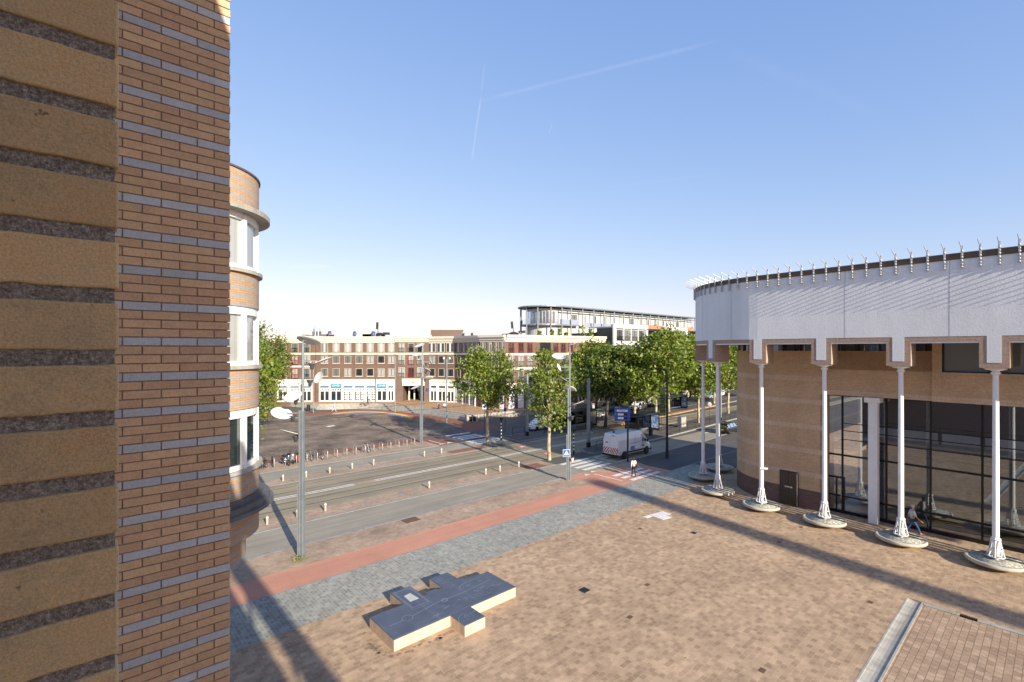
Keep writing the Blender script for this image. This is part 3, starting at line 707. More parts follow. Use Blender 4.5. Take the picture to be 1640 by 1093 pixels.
ds = MB(); ds.lathe([(1.0,.30),(1.17,.33),(1.20,.38),(1.20,.50),(1.17,.515),(1.08,.515),(1.06,.50),(0.0,.50)], n=48)
disc = ds.mesh('concrete_disc', [plain('pale concrete rim', (.46,.44,.37), .85, var=.25, scale=3, bump=.3)])
def mosaic():
    t = NT('pebble mosaic'); vo = t.n.new('ShaderNodeTexVoronoi'); vo.inputs['Scale'].default_value = 9; t.link(t.tc.outputs['Object'], vo.inputs['Vector'])
    c = t.ramp(vo.outputs['Color'], [(.1, (.18,.22,.20)), (.4, (.42,.42,.36)), (.6, (.50,.48,.38)), (.9, (.62,.60,.52))]); v2 = t.ramp(vo.outputs['Distance'], [(.3, 1.0), (.62, .55)])
    return t.out(t.mix(1.0, c, v2, 'MULTIPLY'), .7)
mo = MB(); mo.lathe([(1.05,.49),(1.05,.503),(.12,.503)], n=40); mosaic_m = mo.mesh('pebble_mosaic', [mosaic()])
stl = MB(); pr_ = half(.55, 32, 0, 360); stl.strip(pr_, .02, .34, 0); stool = stl.mesh('brick_stool', [M['tower_brick']])
ords = ['leftmost sunlit one before the curve','','','','','','','']
lab = {0:'white column beside the brown door of the theatre drum with a small sign on its shaft',1:'white column at the left end of the glass foyer',2:'white column where the man in the pale shirt walks',3:'white column nearest the right edge of the view',
       4:'white column just beyond the right edge of the view',5:'second white column beyond the right edge of the view',6:'third white column beyond the right edge of the view',7:'last white column beyond the right edge of the view',
       8:'white column with stripes of shadow on its disc, left of the brick drum',9:'shaded white column farthest left under the curved fascia',10:'shaded white column between the two leftmost ones, farther back',11:'white column half hidden behind the edge of the brick drum'}
for i, (v, a) in enumerate(cols_):
    (x, y), rd = frame_at(v, a)
    s_ = bpy.data.objects.new('stem', sw); COL.objects.link(s_); s_.parent = th; s_.location = (x, y, 0); s_.rotation_euler = (0,0,R(rd))
    q = bpy.data.objects.new('stem_frame', sfm); COL.objects.link(q); q.parent = s_
    rr_ = math.radians(rd); cx, cy = x-.6*math.cos(rr_), y-.6*math.sin(rr_)
    c = thing('column', lab[i], 'column', P(cx, cy, .08), A+rr_, 'white columns carrying the fascia of the theatre')
    for nm, me in (('shaft',column_shaft),('capital',col_head),('flared_foot',col_foot)):
        o = bpy.data.objects.new(nm, me); COL.objects.link(o); o.parent = c; o.location.z = -.08
    d = bpy.data.objects.new('concrete_disc', disc); COL.objects.link(d); d.parent = c; d.location.z = -.08
    o = bpy.data.objects.new('pebble_mosaic', mosaic_m); COL.objects.link(o); o.parent = d
    o = bpy.data.objects.new('brick_stool', stool); COL.objects.link(o); o.parent = c; o.location.z = -.08
    if i == 0:
        sg = MB().box(-.27,.27,-.012,.012,-.085,.085).build('street_name_plate', M['blue'], c); sg.location = (.0,-.22,2.95-.08); sg.rotation_euler = (0,0,-rr_-A+R(-12)); 
        sg.location = (.12,.22,2.95)
        MB().box(-.24,.24,-.016,.016,-.06,.06).build('plate_face', M['white'], sg)
    if i == 8:
        b_ = MB().box(-.05,.05,-.06,.06,0,.55).box(-.04,.04,-.03,.03,-.9,-.02).build('meter_box', M['whitemetal'], c); b_.location = (.02,.30,4.0)
for q_ in (-34,-26,-18,-10,-5.2,2.0,5.5,9.0,13.0):
    (x, y), (nx, ny) = offset_pt(q_, RF+.003); j_ = MB().box(0,.004,-.006,.006,ZF0,ZF1).build('fascia_joint', M['kerb'], th); j_.location = (x,y,0); j_.rotation_euler = (0,0,math.atan2(ny,nx))
# brick trim band under the fascia between the stems
mb = MB()
svals = [(TC[1]-3.9*k)-TC[1] for k in range(7, -1, -1)] + [R(a)*RF for a in (30,65,97,130)]
for s0, s1 in zip(svals, svals[1:]):
    a0, a1 = s0+.56, s1-.56; n = 6 if a1 > .5 else 1
    for k in range(n):
        t0 = a0+(a1-a0)*k/n; t1 = a0+(a1-a0)*(k+1)/n
        p0, _ = offset_pt(t0, RF-.012); p1, _ = offset_pt(t1, RF-.012); q0, _ = offset_pt(t0, RF-.45); q1, _ = offset_pt(t1, RF-.45)
        mb.prism([p0, p1, q1, q0], 11.74, 12.0, 0)
mb.build('brick_lintel', M['trim_v'], th)
mb = MB()
for s0, s1 in zip(svals, svals[1:]):
    a0, a1 = s0+.56, s1-.56; n = 6 if a1 > .5 else 1
    for k in range(n):
        t0 = a0+(a1-a0)*k/n; t1 = a0+(a1-a0)*(k+1)/n
        p0, _ = offset_pt(t0, RF-.06); p1, _ = offset_pt(t1, RF-.06); q0, _ = offset_pt(t0, RF-.4); q1, _ = offset_pt(t1, RF-.4)
        mb.prism([p0, p1, q1, q0], 11.64, 11.735, 0)
mb.build('lintel_edge', M['whitemetal'], th)
# drum wall
RW = 4.75
def dpath(r, v0): return [(TC[0]-r, v0), (TC[0]-r, TC[1]-1.0), (TC[0]-r, TC[1])] + [(TC[0]-r*math.cos(R(a)), TC[1]+r*math.sin(R(a))) for a in range(5, 176, 5)]
GV = 10.8       # where the glass begins
drum = MB(); dp = dpath(RW, GV)[::-1]
bands = [2.35, 4.0, 5.7, 7.45, 9.1]; z = 1.42; segs = []
for b in bands: segs += [(z, b, 0), (b, b+.34, 1)]; z = b+.34
segs.append((z, 11.2, 0))
for z0, z1, m_ in segs:
    if m_: drum.strip([((p[0]-TC[0])*1.003+TC[0], p[1]) for p in dp], z0, z1, 1)
    else: drum.strip(dp, z0, z1, 0)
dd = drum.build('drum_wall', [M['th_brick'], M['th_band']], th)
mb = MB(); mb.strip([((p[0]-TC[0])*1.004+TC[0], p[1]) for p in dp], .0, 1.42, 0); mb.build('drum_plinth', M['th_plinth'], th)
mb = MB(); mb.add([(TC[0],TC[1],11.2)]+[(p[0],p[1],11.2) for p in dp], [(0,i+1,i+2) for i in range(len(dp)-1)], 0); mb.build('wall_top', M['concrete'], dd)
# end face of the drum wall beside the glass
MB().box(TC[0]-RW, 39.35, GV-.0, GV+.25, 0, 8.2).build('wall_end', M['th_brick'], th)
# clerestory strip
cl = MB(); cl.strip([((p[0]-TC[0])*.97+TC[0], p[1]) for p in dpath(RW, -26)[::-1]], 11.2, 12.0); cl.build('clerestory_glass', M['glass'], th)
for k in range(18): MB().box(TC[0]-RW+.06, TC[0]-RW+.14, 13.4-k*1.15, 13.5-k*1.15, 11.2, 12.0).build('clerestory_mullion', M['blackmetal'], th)
for a in range(10, 100, 14): MB().obox((TC[0]-(RW-.08)*math.cos(R(a)), TC[1]+(RW-.08)*math.sin(R(a)), 11.6), (.1,.1,.8), rotz(-R(a))).build('clerestory_mullion', M['blackmetal'], th)
# brick upper storey above the glass
GU = 39.3
mb = MB(); mb.strip([(TC[0]-RW, GV+.0), (TC[0]-RW, 5.06), (TC[0]-RW-.35, 5.06), (TC[0]-RW-.35, -26)][::-1], 8.55, 11.2 if False else 9.95)
mb.strip([(TC[0]-RW, 5.06), (TC[0]-RW, GV)], 9.95, 11.2)
mb.strip([(TC[0]-RW, 5.06), (TC[0]-RW, GV)][::-1], 9.95, 11.2)
mb.strip([(TC[0]-RW-.35, -26), (TC[0]-RW-.35, 4.62), (TC[0]-RW-.35, 5.06), (TC[0]-RW, 5.06)][1:][::1], 9.95, 12.0)
mb.add([(TC[0]-RW,GV,8.22),(TC[0]-RW,5.06,8.22),(TC[0]-RW-.35,5.06,8.22),(TC[0]-RW-.35,-26,8.22),(GU+.3,-26,8.22),(GU+.3,GV,8.22)], [(0,1,2,3,4,5)])
mb.build('upper_wall', M['th_brick'], th)
mb = MB(); mb.strip([(TC[0]-RW-.006, GV), (TC[0]-RW-.006, 5.06), (TC[0]-RW-.356, 5.06), (TC[0]-RW-.356, -26)][::-1], 8.22, 8.55); mb.build('soldier_course', M['th_band'], th)
U1 = TC[0]-RW-.35
ub = MB(); ub.box(U1+.02, U1+.08, -26, 4.62, 9.96, 10.04); ub.box(U1+.02, U1+.08, -26, 4.62, 11.9, 11.99)
for k in range(16): ub.box(U1+.0, U1+.09, 4.62-.08-k*1.95, 4.62-k*1.95, 10.04, 11.9)
uw = ub.build('window', M['blackmetal'], th); MB().box(U1+.1, U1+.12, -26, 4.62, 9.96, 12).build('pane', M['glass_grey'], uw)
# foyer glazing
fg = MB(); fg.add([(GU,GV,.1),(GU,-26,.1),(GU,-26,8.22),(GU,GV,8.22)], [(0,1,2,3)]); fo = fg.build('foyer_glazing', M['glass_big'], th)
mu = MB(); vs = [10.9, 10.0, 7.55, 5.35, 3.05, .75]; vs += [.75-2.3*k for k in range(1, 11)]
for v in vs: mu.box(GU-.07, GU+.05, v-.05, v+.05, .1, 8.22)
for z in (.12, 1.25, 4.05, 8.15): mu.box(GU-.06, GU+.04, -26, GV, z-.06, z+.06)
mu.box(GU-.08, GU+.05, -26, GV, .08, .3)
for z in (5.15, 5.75, 6.25): mu.box(GU-.10, GU-.07, -26, 9.9, z-.025, z+.025)
for v in vs[1:]: mu.box(GU-.30, GU-.07, v-.02, v+.02, 5.13, 5.17)
mu.build('mullions', M['blackmetal'], fo)
# glazed door at the left end
dr = MB(); 
for v in (10.82, 10.35, 9.9): dr.box(GU-.10, GU-.071, v-.04, v+.04, .12, 2.5)
dr.box(GU-.10, GU-.071, 9.86, 10.86, 2.44, 2.56); dr.box(GU-.10, GU-.071, 9.86, 10.86, .12, .26)
dro = dr.build('door', M['blackmetal'], th); MB().box(GU-.16, GU-.11, 10.02, 10.06, 1.0, 1.5).build('handle', M['chrome'], dro)
# interior of the foyer
inn = MB(); inn.box(GU+.1, GU+7, -26, GV, .02, .09); inn.box(GU+7, GU+7.2, -26, GV, 0, 8.3); inn.build('foyer_floor', plain('dark foyer floor', (.09,.09,.085), .4), th)
wk = MB(); wk.box(GU+.6, GU+2.4, -26, 8.9, 5.15, 5.4); wk.build('walkway', M['concrete'], th)
wr = MB()
for k in range(18):
    v = 8.8-k*1.9; wr.tube([(GU+.55, v, 5.4), (GU+.55, v, 6.45)], .03, 6)
wr.tube([(GU+.55, 8.9, 6.45), (GU+.55, -26, 6.45)], .035, 6); wr.tube([(GU+.55, 8.9, 6.25), (GU+.55, -26, 6.25)], .015, 6)
wr.build('walkway_rail', M['blackmetal'], th)
wp = MB()
for k in range(18): wp.box(GU+.54, GU+.56, 8.7-k*1.9, 8.7-k*1.9-1.7, 5.5, 6.15)
wp.build('rail_panel', plain('perforated white panel', (.8,.82,.83), .5), th)
tr = MB()
for z in (4.85, 4.6): tr.tube([(GU+.2, 8.6, z), (GU+.2, -26, z)], .04, 6)
tr.build('foyer_truss', M['blackmetal'], th)
# pillar in front of the glass
pl_ = thing('square_pillar', 'square white pillar standing against the glass foyer, the only square one', 'pillar', P(38.55, 8.05, .08), A)
MB().box(-.25, .25, -.25, .25, 0, 7.8).build('shaft', M['whitemetal'], pl_, bevel=.03)
MB().box(-.42, .42, -.42, .42, 7.802, 8.12).build('capital', M['white'], pl_)
# brown door in the drum
da = R(0); dx, dy = TC[0]-RW, 13.0
dd_ = thing('service_door', 'dark brown double boarded door with a bright edge strip in the brick drum', 'door', P(dx-.03, 13.05, .08), A+R(180))
MB().box(0, .05, -.62, .62, 0, 2.45).build('frame', M['darkmetal'], dd_)
t = NT('dark stained boards'); c = t.ramp(t.noise(6, 4, stretch=(1,6,.4)), [(.3, (.035,.022,.015)), (.7, (.075,.05,.035))]); M['boards'] = t.out(c, .45)
MB().box(.052, .09, -.54, -.01, .04, 2.38).box(.052, .09, .01, .54, .04, 2.38).build('leaf', M['boards'], dd_)
MB().box(.05, .10, .55, .60, .04, 2.4).build('edge_strip', M['chrome'], dd_)
MB().box(.092, .105, -.26, .26, 1.28, 1.36).build('name_plate', M['chrome'], dd_)
# roof units
ru = thing('roof_unit', 'small grey plant box on the theatre roof', 'roof unit', P(*UV(Vector((24.6, 42, 0))), ZF1+.33), A)
MB().box(-1, 1, -.8, .8, 0, 1.0).box(-1.7, -1.02, -.5, .5, 0, .45).build('housing', M['greymetal'], ru, bevel=.03); MB().box(-1.1,1.1,-.9,.9,1.002,1.05).build('lid', M['darkmetal'], ru)
ru = thing('roof_unit', 'cream and grey skylight box on the theatre roof, right of the small grey box', 'roof unit', P(*UV(Vector((27.0, 40.2, 0))), ZF1+.33), A)
MB().box(-1.2, 1.2, -1.6, .2, 0, 1.0).build('housing', M['cream'], ru, bevel=.03); MB().prism([(-1.2,.21),(1.2,.21),(1.2,.9),(-1.2,.9)], 0, .5).build('cowl', M['greymetal'], ru)
# ================================================================= monument
tw_ = P(TC[0], TC[1])
th_rot = Matrix.Translation(P(0,-.2)) @ Matrix.Translation(tw_) @ Matrix.Rotation(R(-2.0), 4, 'Z') @ Matrix.Translation(-tw_)
bpy.context.view_layer.update()
for o in list(COL.objects):
    if o.parent is None and (o == th or o.name.split('.')[0] in ('column','square_pillar','service_door','roof_unit')): o.matrix_world = th_rot @ o.matrix_world
mon = thing('map_table', 'low concrete table with a dark engraved metal top, stepped outline, on the plaza', 'monument', P(8.72, 16.42, .08), A)
mp = [(0,0),(2.51,0),(2.51,-1.0),(3.52,-1.0),(3.52,0),(6.08,0),(6.08,2.03),(5.63,2.03),(5.63,2.1),(4.78,2.1),(4.78,2.3),(4.57,2.3),(4.57,3.25),(3.57,3.25),(3.57,2.12),(3.32,2.12),(3.32,2.25),(2.72,2.25),(2.72,2.07),(2.53,2.07),(2.53,3.25),(1.54,3.25),(1.54,2.02),(0,2.02)]
t = NT('board marked pink concrete'); c = t.ramp(t.noise(3, 5, stretch=(3,3,.5)), [(.3, (.44,.34,.26)), (.7, (.60,.48,.38))]); t.bump(t.noise(30, 4), .3, .01); pinkc = t.out(c, .85)
MB().prism(mp, 0, .42).build('plinth', pinkc, mon)
t = NT('patinated metal plate'); c = t.ramp(t.noise(1.6, 6, rough=.65), [(.3, (.085,.10,.13)), (.7, (.135,.15,.18))]); t.bump(t.noise(12, 5), .25, .004)
plate = t.out(c, .42, .35)
pm_ = MB().prism(mp, .4215, .455).build('metal_top', plate, mon, bevel=.006)
en = MB(); rr = random.Random(11)
def line(x0,y0,x1,y1,w=.012):
    d = Vector((x1-x0,y1-y0,0)); n = Vector((-d.y,d.x,0)).normalized()*w
    en.add([(x0-n.x,y0-n.y,.4575),(x1-n.x,y1-n.y,.4575),(x1+n.x,y1+n.y,.4575),(x0+n.x,y0+n.y,.4575)], [(0,1,2,3)])
def box_line(x0,y0,x1,y1,w=.01):
    line(x0,y0,x1,y0,w); line(x1,y0,x1,y1,w); line(x1,y1,x0,y1,w); line(x0,y1,x0,y0,w)
box_line(1.66,1.5,2.42,3.1); box_line(1.60,1.35,2.47,3.16,.006); line(.3,.9,1.0,.92); line(1.3,.95,2.7,1.2); line(2.7,1.2,4.0,1.15); line(4.0,1.15,5.7,1.3)
for k in range(26):
    a = k/26*2*math.pi; b = (k+1)/26*2*math.pi; line(1.1+.22*math.cos(a), .95+.22*math.sin(a), 1.1+.22*math.cos(b), .95+.22*math.sin(b), .008)
    line(3.0+.12*math.cos(a), 1.15+.12*math.sin(a), 3.0+.12*math.cos(b), 1.15+.12*math.sin(b), .02)
    line(3.0-.5*math.cos(a/4), -.75+.5*math.sin(a/4), 3.0-.5*math.cos(b/4), -.75+.5*math.sin(b/4), .008)
    line(5.0-.9*math.cos(a/3), 1.55+.3*math.sin(a/3), 5.0-.9*math.cos(b/3), 1.55+.3*math.sin(b/3), .01)
for k in range(70):
    cx, cy = rr.choice([(2.0,.35),(2.6,.7),(3.2,.65),(3.9,.6),(4.6,.9),(5.3,.7),(4.2,1.5),(3.1,-.5),(4.0,2.6),(5.3,1.6)]); x = cx+rr.uniform(-.35,.35); y = cy+rr.uniform(-.15,.15); l = rr.uniform(.05,.35)
    line(x, y, x+l, y+rr.uniform(-.02,.02), rr.uniform(.004,.01))
line(2.05,.05,2.05,2.0,.004); line(4.05,.02,4.05,2.1,.004); line(0.05,.06,6.0,.06,.006)
en.build('engraved_lines', plain('worn bright engraving', (.36,.38,.40), .4, .5), pm_)
MB().prism([(1.82,2.0),(2.25,2.0),(2.2,2.65),(1.86,2.6)], .4575, .462).build('bright_inlay', plain('pale inlay', (.50,.50,.48), .5), pm_)
# ================================================================= far buildings round the square
def winmesh(w, h, style):
    f = MB(); t = .075
    f.box(0, w, -.07, .02, 0, t); f.box(0, w, -.07, .02, h-t, h); f.box(0, t, -.07, .02, t, h-t); f.box(w-t, w, -.07, .02, t, h-t)
    f.box(w/2-.045, w/2+.045, -.05, .02, t, h-t, 1); f.box(t, t+.05, -.045, .02, t, h-t, 1); f.box(w-t-.05, w-t, -.045, .02, t, h-t, 1); f.box(t+.05, w-t-.05, -.045, .02, t, t+.06, 1); f.box(t+.05, w-t-.05, -.045, .02, h-t-.06, h-t, 1)
    if style == 'casement': f.box(-.06, w+.06, -.14, .02, -.10, -.002)
    if style == 'rail':
        f.box(0, w, -.22, -.18, .85, .90, 1); f.box(0, w, -.22, -.18, .08, .12, 1)
        for k in range(9): f.box(.04+k*(w-.1)/8, .065+k*(w-.1)/8, -.21, -.19, .12, .85, 1)
    if style == 'twin': f.box(w/2-.17, w/2+.17, -.08, .02, 0, h)
    return f
def panemesh(w, h):
    f = MB(); f.box(.075, w/2-.045, -.03, .0, .075, h-.075); f.box(w/2+.045, w-.075, -.03, .0, .075, h-.075); return f
_wc = {}
def window(parent, x, z, w, h, style, pm, fm=None, y=0.0):
    fm = fm or 'surround'; k = (w, h, style, fm)
    if k not in _wc: _wc[k] = winmesh(w, h, style).mesh('window', [M[fm], M['maroon'] if fm == 'maroon' else M['blackmetal']])
    o = bpy.data.objects.new('window', _wc[k]); COL.objects.link(o); o.parent = parent; o.location = (x-w/2, y, z)
    k = (w, h, pm, 'p')
    if k not in _wc: _wc[k] = panemesh(w, h).mesh('pane', [M[pm]])
    p = bpy.data.objects.new('pane', _wc[k]); COL.objects.link(p); p.parent = o; return o
M['surround'] = plain('stone window surround', (.46,.42,.36), .7); M['maroon'] = plain('maroon paint', (.20,.02,.02), .5)
def wallsolid(W, D, z0, z1, holes=()):
    mb = MB(); mb.prism([(0,0),(W,0),(W,D),(0,D)], z0, z1, 0); return mb
class Fac:
    def __init__(s, name, label, a, b, cat='building', depth=11):
        s.a = Vector((a[0], a[1], 0)); s.b = Vector((b[0], b[1], 0)); d = s.b-s.a; s.W = d.length; s.d = d.normalized(); s.ang = math.atan2(d.y, d.x); s.depth = depth
        s.o = thing(name, label, cat, s.a, s.ang)
    def x(s, px):          # distance along the front that is seen at photo pixel px
        k = (px-820)/F; return (k*s.a.y-s.a.x)/(s.d.x-k*s.d.y)
pr = random.Random(21)
def curt(): return pr.choice(('glass_curtain','glass_curtain','glass_grey','glass_grey','glass'))
TZ = .95
ZR1, ZR2, ZR3, ZR4 = 4.85, 10.27, 12.62, 13.85
def cornice(f, z0=ZR3, z1=ZR4, over=.55, x0=0, x1=None):
    W = f.W if x1 is None else x1; m = MB(); m.box(x0, W, -.12, f.depth*.5, z0, z0+.35); m.box(x0-.0, W, -.3, f.depth*.5, z0+.352, z0+.8); m.box(x0, W, -over, f.depth*.5, z0+.802, z1)
    m.build('cornice', M['cream'], f.o)
def band(f, z0, z1, x0=0, x1=None, p=.09, mat='cream'): MB().box(x0, f.W if x1 is None else x1, -p, -.001, z0, z1).build('stone_band', M[mat], f.o)
def shopfront(f, x0, x1, z0, z1, awn='blue', sign=None, poster=False):
    w = x1-x0; m = MB()
    m.box(x0-.14, x0+.10, -.20, -.001, z0, z1); m.box(x1-.10, x1+.14, -.20, -.001, z0, z1)
    m.box(x0, x1, -.12, -.001, z1-.75, z1); m.box(x0, x1, -.09, -.001, z0+2.55, z0+2.70); m.box(x0, x1, -.09, -.001, z0+2.05, z0+2.15); m.box(x0, x1, -.09, -.001, z0, z0+.22)
    m.box((x0+x1)/2-.09, (x0+x1)/2+.09, -.09, -.001, z0, z0+2.55)
    for k in range(7): m.box(x0+.1+k*(w-.2)/6-.05, x0+.1+k*(w-.2)/6+.05, -.09, -.001, z0+2.15, z0+2.55)
    s = m.build('shopfront', M['white'], f.o)
    MB().box(x0+.05, x1-.05, -.04, -.003, z0+.2, z0+2.56).build('pane', M['glass'], s)
    if awn: MB().box(x0+.05, x1-.05, -.26, -.122, z0+2.72, z0+3.0).build('awning', plain('blue awning', (.16,.30,.46), .8), s)
    MB().box(x0+.1, x1-.1, -.08, -.003, z0+3.02, z0+3.1).build('awning_slot', M['blackmetal'], s)
    if sign:
        g_ = MB().box(x0+.05, x1-.05, -.36, -.27, z0+2.80, z0+3.55).build('sign_board', plain('teal sign', (.05,.24,.38), .5), s)
        text_obj(sign, .46, M['white'], g_, ((x0+x1)/2, -.375, z0+3.18), (R(90),0,0))
    if poster:
        p = MB()
        for i in (0,1):
            for k in range(4):
                xx = x0+.22+i*(w/2-.02); p.box(xx+.1, xx+w/2-.42, -.07, -.05, z0+.45+k*.5, z0+.8+k*.5)
        p.build('poster', M['white'], s)
# --- main wing with the estate-agent like shops
f = Fac('town_building', 'long dark red brick building with blue and white shopfronts, facing the round square', (-38.9,96.6), (-23.35,97), depth=10)
f.W -= .01
wallsolid(f.W, 10, -.1, ZR3).build('wall', M['far_brick'], f.o); cornice(f); band(f, ZR2, 10.62); band(f, ZR1, 5.4, p=.25)
for i, px in enumerate((519.8, 538.4, 557, 575.3, 593, 610.5, 627)):
    x = f.x(px)
    if x > f.W-.6: x = f.W-.75
    window(f.o, x, 10.75, 1.35, 1.8, 'twin', 'glass_curtain' if i != 0 else 'glass_grey'); window(f.o, x, 8.55, 1.35, 1.5, 'casement', curt()); window(f.o, x, 5.98, 1.35, 1.55, 'casement', curt())
sx = [f.x(p) for p in (511.5, 529, 548.5, 567, 585.5, 603, 620.5)]+[f.W+.02]
for i in range(7): shopfront(f, sx[i]+.12, min(sx[i+1]-.12, f.W-.15), TZ, ZR1, 'blue', 'LOMZE' if i in (1,5) else None, i in (2,3,4))
# --- left wing
f = Fac('town_building', 'left end wing of the brick terrace with tall balcony windows and maroon doors', (-47.2,96.1), (-38.92,96.4), depth=10)
f.W -= .01
wallsolid(f.W, 10, -.1, ZR3).build('wall', M['far_brick'], f.o); cornice(f); band(f, ZR2, 10.62); band(f, 7.75, 8.1, 0, f.W-.9); band(f, ZR1, 5.4, p=.2)
for i, px in enumerate((453.3, 472.5, 491.5)):
    x = f.x(px); fm_ = 'maroon' if i == 1 else 'cream'
    window(f.o, x, 10.72, 1.3, 1.8, 'rail', 'glass_grey'); window(f.o, x, 8.25, 1.3, 1.95, 'rail', 'glass_curtain', fm_); window(f.o, x, 5.5, 1.3, 2.1, 'rail', 'glass_grey' if i != 1 else 'glass_curtain', fm_)
    shopfront(f, x-.95, x+.95, TZ, ZR1-.05, 'blue')
MB().box(f.x(461.5), f.x(463.5), -.05, -.003, 3.5, 3.9).build('house_sign', M['blue'], f.o)
# --- gatehouse with the dark passage
f = Fac('gate_building', 'raised middle block of the brick terrace with a wide dark passage under it', (-23.3,96.85), (-16.45,97.0), depth=12)
f.W -= .01
x0, x1 = f.x(645.5), f.x(679)
m = MB(); m.box(0, x0, 0, 12, -.1, 12.75); m.box(x1, f.W, 0, 12, -.1, 12.75); m.box(x0, x1, 0, 12, 4.6, 12.75); m.box(x0, x1, 11, 12, -.1, 4.6); m.build('wall', M['far_brick'], f.o)
cornice(f, 12.752, 14.3, .5); band(f, ZR2, 10.62); band(f, 4.85, 5.5, p=.25, x0=x0-.2, x1=x1+.2); MB().box(x0-.15, x1+.15, -.2, -.001, 4.1, 4.845).build('lintel', M['cream'], f.o)
MB().box((x0+x1)/2-.22, (x0+x1)/2+.22, -.22, -.201, 4.62, 4.8).build('plaque', plain('brass', (.35,.25,.08), .4, .5), f.o)
c_ = MB()
for k in range(5): c_.box(x0+.6+k*.85, x0+.85+k*.85, 2.5+k*1.2, 2.8+k*1.2, TZ, 4.6)
c_.build('passage_column', M['cream'], f.o)
for i, px in enumerate((643.5, 658.5, 673)):
    x = f.x(px)
    window(f.o, x, 10.75, 1.2, 1.8, 'rail', 'glass_curtain' if i == 0 else 'glass'); window(f.o, x, 8.25, 1.2, 1.95, 'rail', 'glass_curtain', 'maroon' if i == 1 else 'cream'); window(f.o, x, 5.75, 1.2, 1.95, 'rail', 'glass_curtain' if i != 1 else 'glass', 'maroon' if i == 1 else 'cream')
MB().box(f.x(684), f.x(686.5), -.3, -.02, 3.1, 3.6).build('wall_box', M['blue'], f.o)
# --- right of the gate, facade folds towards the viewer
f = Fac('town_building', 'brick building right of the passage with tall green glazed shop windows', (-16.42,97.0), (-11.0,95.0), depth=10)
f.W -= .01
wallsolid(f.W, 10, -.1, ZR3).build('wall', M['far_brick'], f.o); cornice(f); band(f, ZR2, 10.62); band(f, ZR1, 5.4, p=.25)
for i, px in enumerate((692.2, 707, 722)):
    x = f.x(px); window(f.o, x, 8.55, 1.3, 1.5, 'casement', ('glass_curtain','glass','glass_grey')[i]); window(f.o, x, 5.98, 1.3, 1.55, 'casement', 'glass')
for px in (691.5, 706, 721): window(f.o, f.x(px), 10.75, 1.7, 1.8, 'twin', 'glass', 'cream')
a = [f.x(p) for p in (688.5, 701, 715.5, 729)]
for i in range(3): shopfront(f, a[i]+.15, a[i+1]-.15, TZ, ZR1, None)
f = Fac('town_building', 'brick building in the inner corner of the square, half in shade behind the tree', (-10.98,94.98), (-5.7,87.6), depth=10)
f.W -= .01
wallsolid(f.W, 10, -.1, ZR3).build('wall', M['far_brick'], f.o); cornice(f); band(f, ZR2, 10.62); band(f, ZR1, 5.4, p=.25)
for i, px in enumerate((735, 742.5, 750, 757, 763.5)):
    x = f.x(px); window(f.o, x, 10.75, 1.3, 1.8, 'twin', 'glass')
    if i % 2 == 0: window(f.o, x, 8.55, 1.3, 1.5, 'casement', 'glass'); window(f.o, x, 5.98, 1.3, 1.55, 'casement', 'glass')
a = [f.x(p) for p in (730.5, 741, 752, 762)]
for i in range(3): shopfront(f, a[i]+.15, a[i+1]-.15, TZ, ZR1, None)
f = Fac('town_building', 'brick building with yellow cash machine frames behind the tree', (-5.69,87.58), (-1.1,84.05), depth=9)
f.W -= .01
wallsolid(f.W, 9, -.1, ZR3).build('wall', M['far_brick'], f.o); cornice(f); band(f, ZR2, 10.62); band(f, ZR1, 5.4, p=.25)
for px in (773.5, 784, 795, 805):
    x = f.x(px); window(f.o, x, 10.75, 1.1, 1.8, 'twin', 'glass'); window(f.o, x, 8.3, 1.1, 1.8, 'casement', 'glass_grey'); window(f.o, x, 5.7, 1.1, 1.8, 'casement', 'glass')
for px, yl in ((778.5, 1), (790.5, 1), (803.5, 0)):
    x = f.x(px); b_ = MB().box(x-.45, x+.45, -.06, -.002, TZ, ZR1).build('entrance_panel', M['white'], f.o)
    MB().box(x-.42, x+.42, -.16, -.062, 2.35, 3.55).build('machine_frame', M['yellow'] if yl else M['greymetal'], b_); MB().box(x-.22, x+.22, -.18, -.162, 2.6, 3.3).build('machine_screen', M['blackmetal'], b_)
f = Fac('corner_building', 'brick corner building with roof terrace cornice and dark tall windows above the street trees', (-1.08,84.05), (18.5,97.0), depth=9)
wallsolid(f.W, 9, -.1, ZR3).build('wall', M['far_brick'], f.o); cornice(f); 
for a_, b_ in ((0, f.x(863)), (f.x(884), f.W)): band(f, ZR2, 10.62, a_, b_); band(f, 7.75, 8.15, a_, b_); 
band(f, ZR1, 5.4, p=.2)
for i, px in enumerate((818.8, 834.3, 848.6, 890, 902, 914, 933, 943, 953)):
    x = f.x(px); window(f.o, x, 10.75, 1.15, 1.8, 'rail', 'glass', 'maroon'); window(f.o, x, 8.3, 1.15, 1.9, 'rail', 'glass_curtain' if i < 3 else 'glass'); window(f.o, x, 5.5, 1.15, 2.1, 'rail', 'glass_grey' if i < 5 else 'glass')
m = MB()
for z in (5.6, 8.25, 10.75): m.box(f.x(865), f.x(882), -.02, .0-.001, z, z+1.85)
m.build('balcony_shade', M['blackmetal'], f.o)  # flat black panels carry the shade of the recessed balconies
for i, px in enumerate((819, 834, 851, 869, 886, 903)):
    x = f.x(px); b_ = MB().box(x-.6, x+.6, -.07, -.002, TZ, ZR1).build('shop_panel', M['white'], f.o)
    if i: MB().box(x-.4, x+.4, -.09, -.072, 2.9+.6, 4.2).build('pane', M['glass_grey'], b_)
a = [f.x(p) for p in (925, 938, 951)]+[f.W-.2]
for i in range(3): shopfront(f, a[i]+.15, a[i+1]-.15, TZ, ZR1, None)
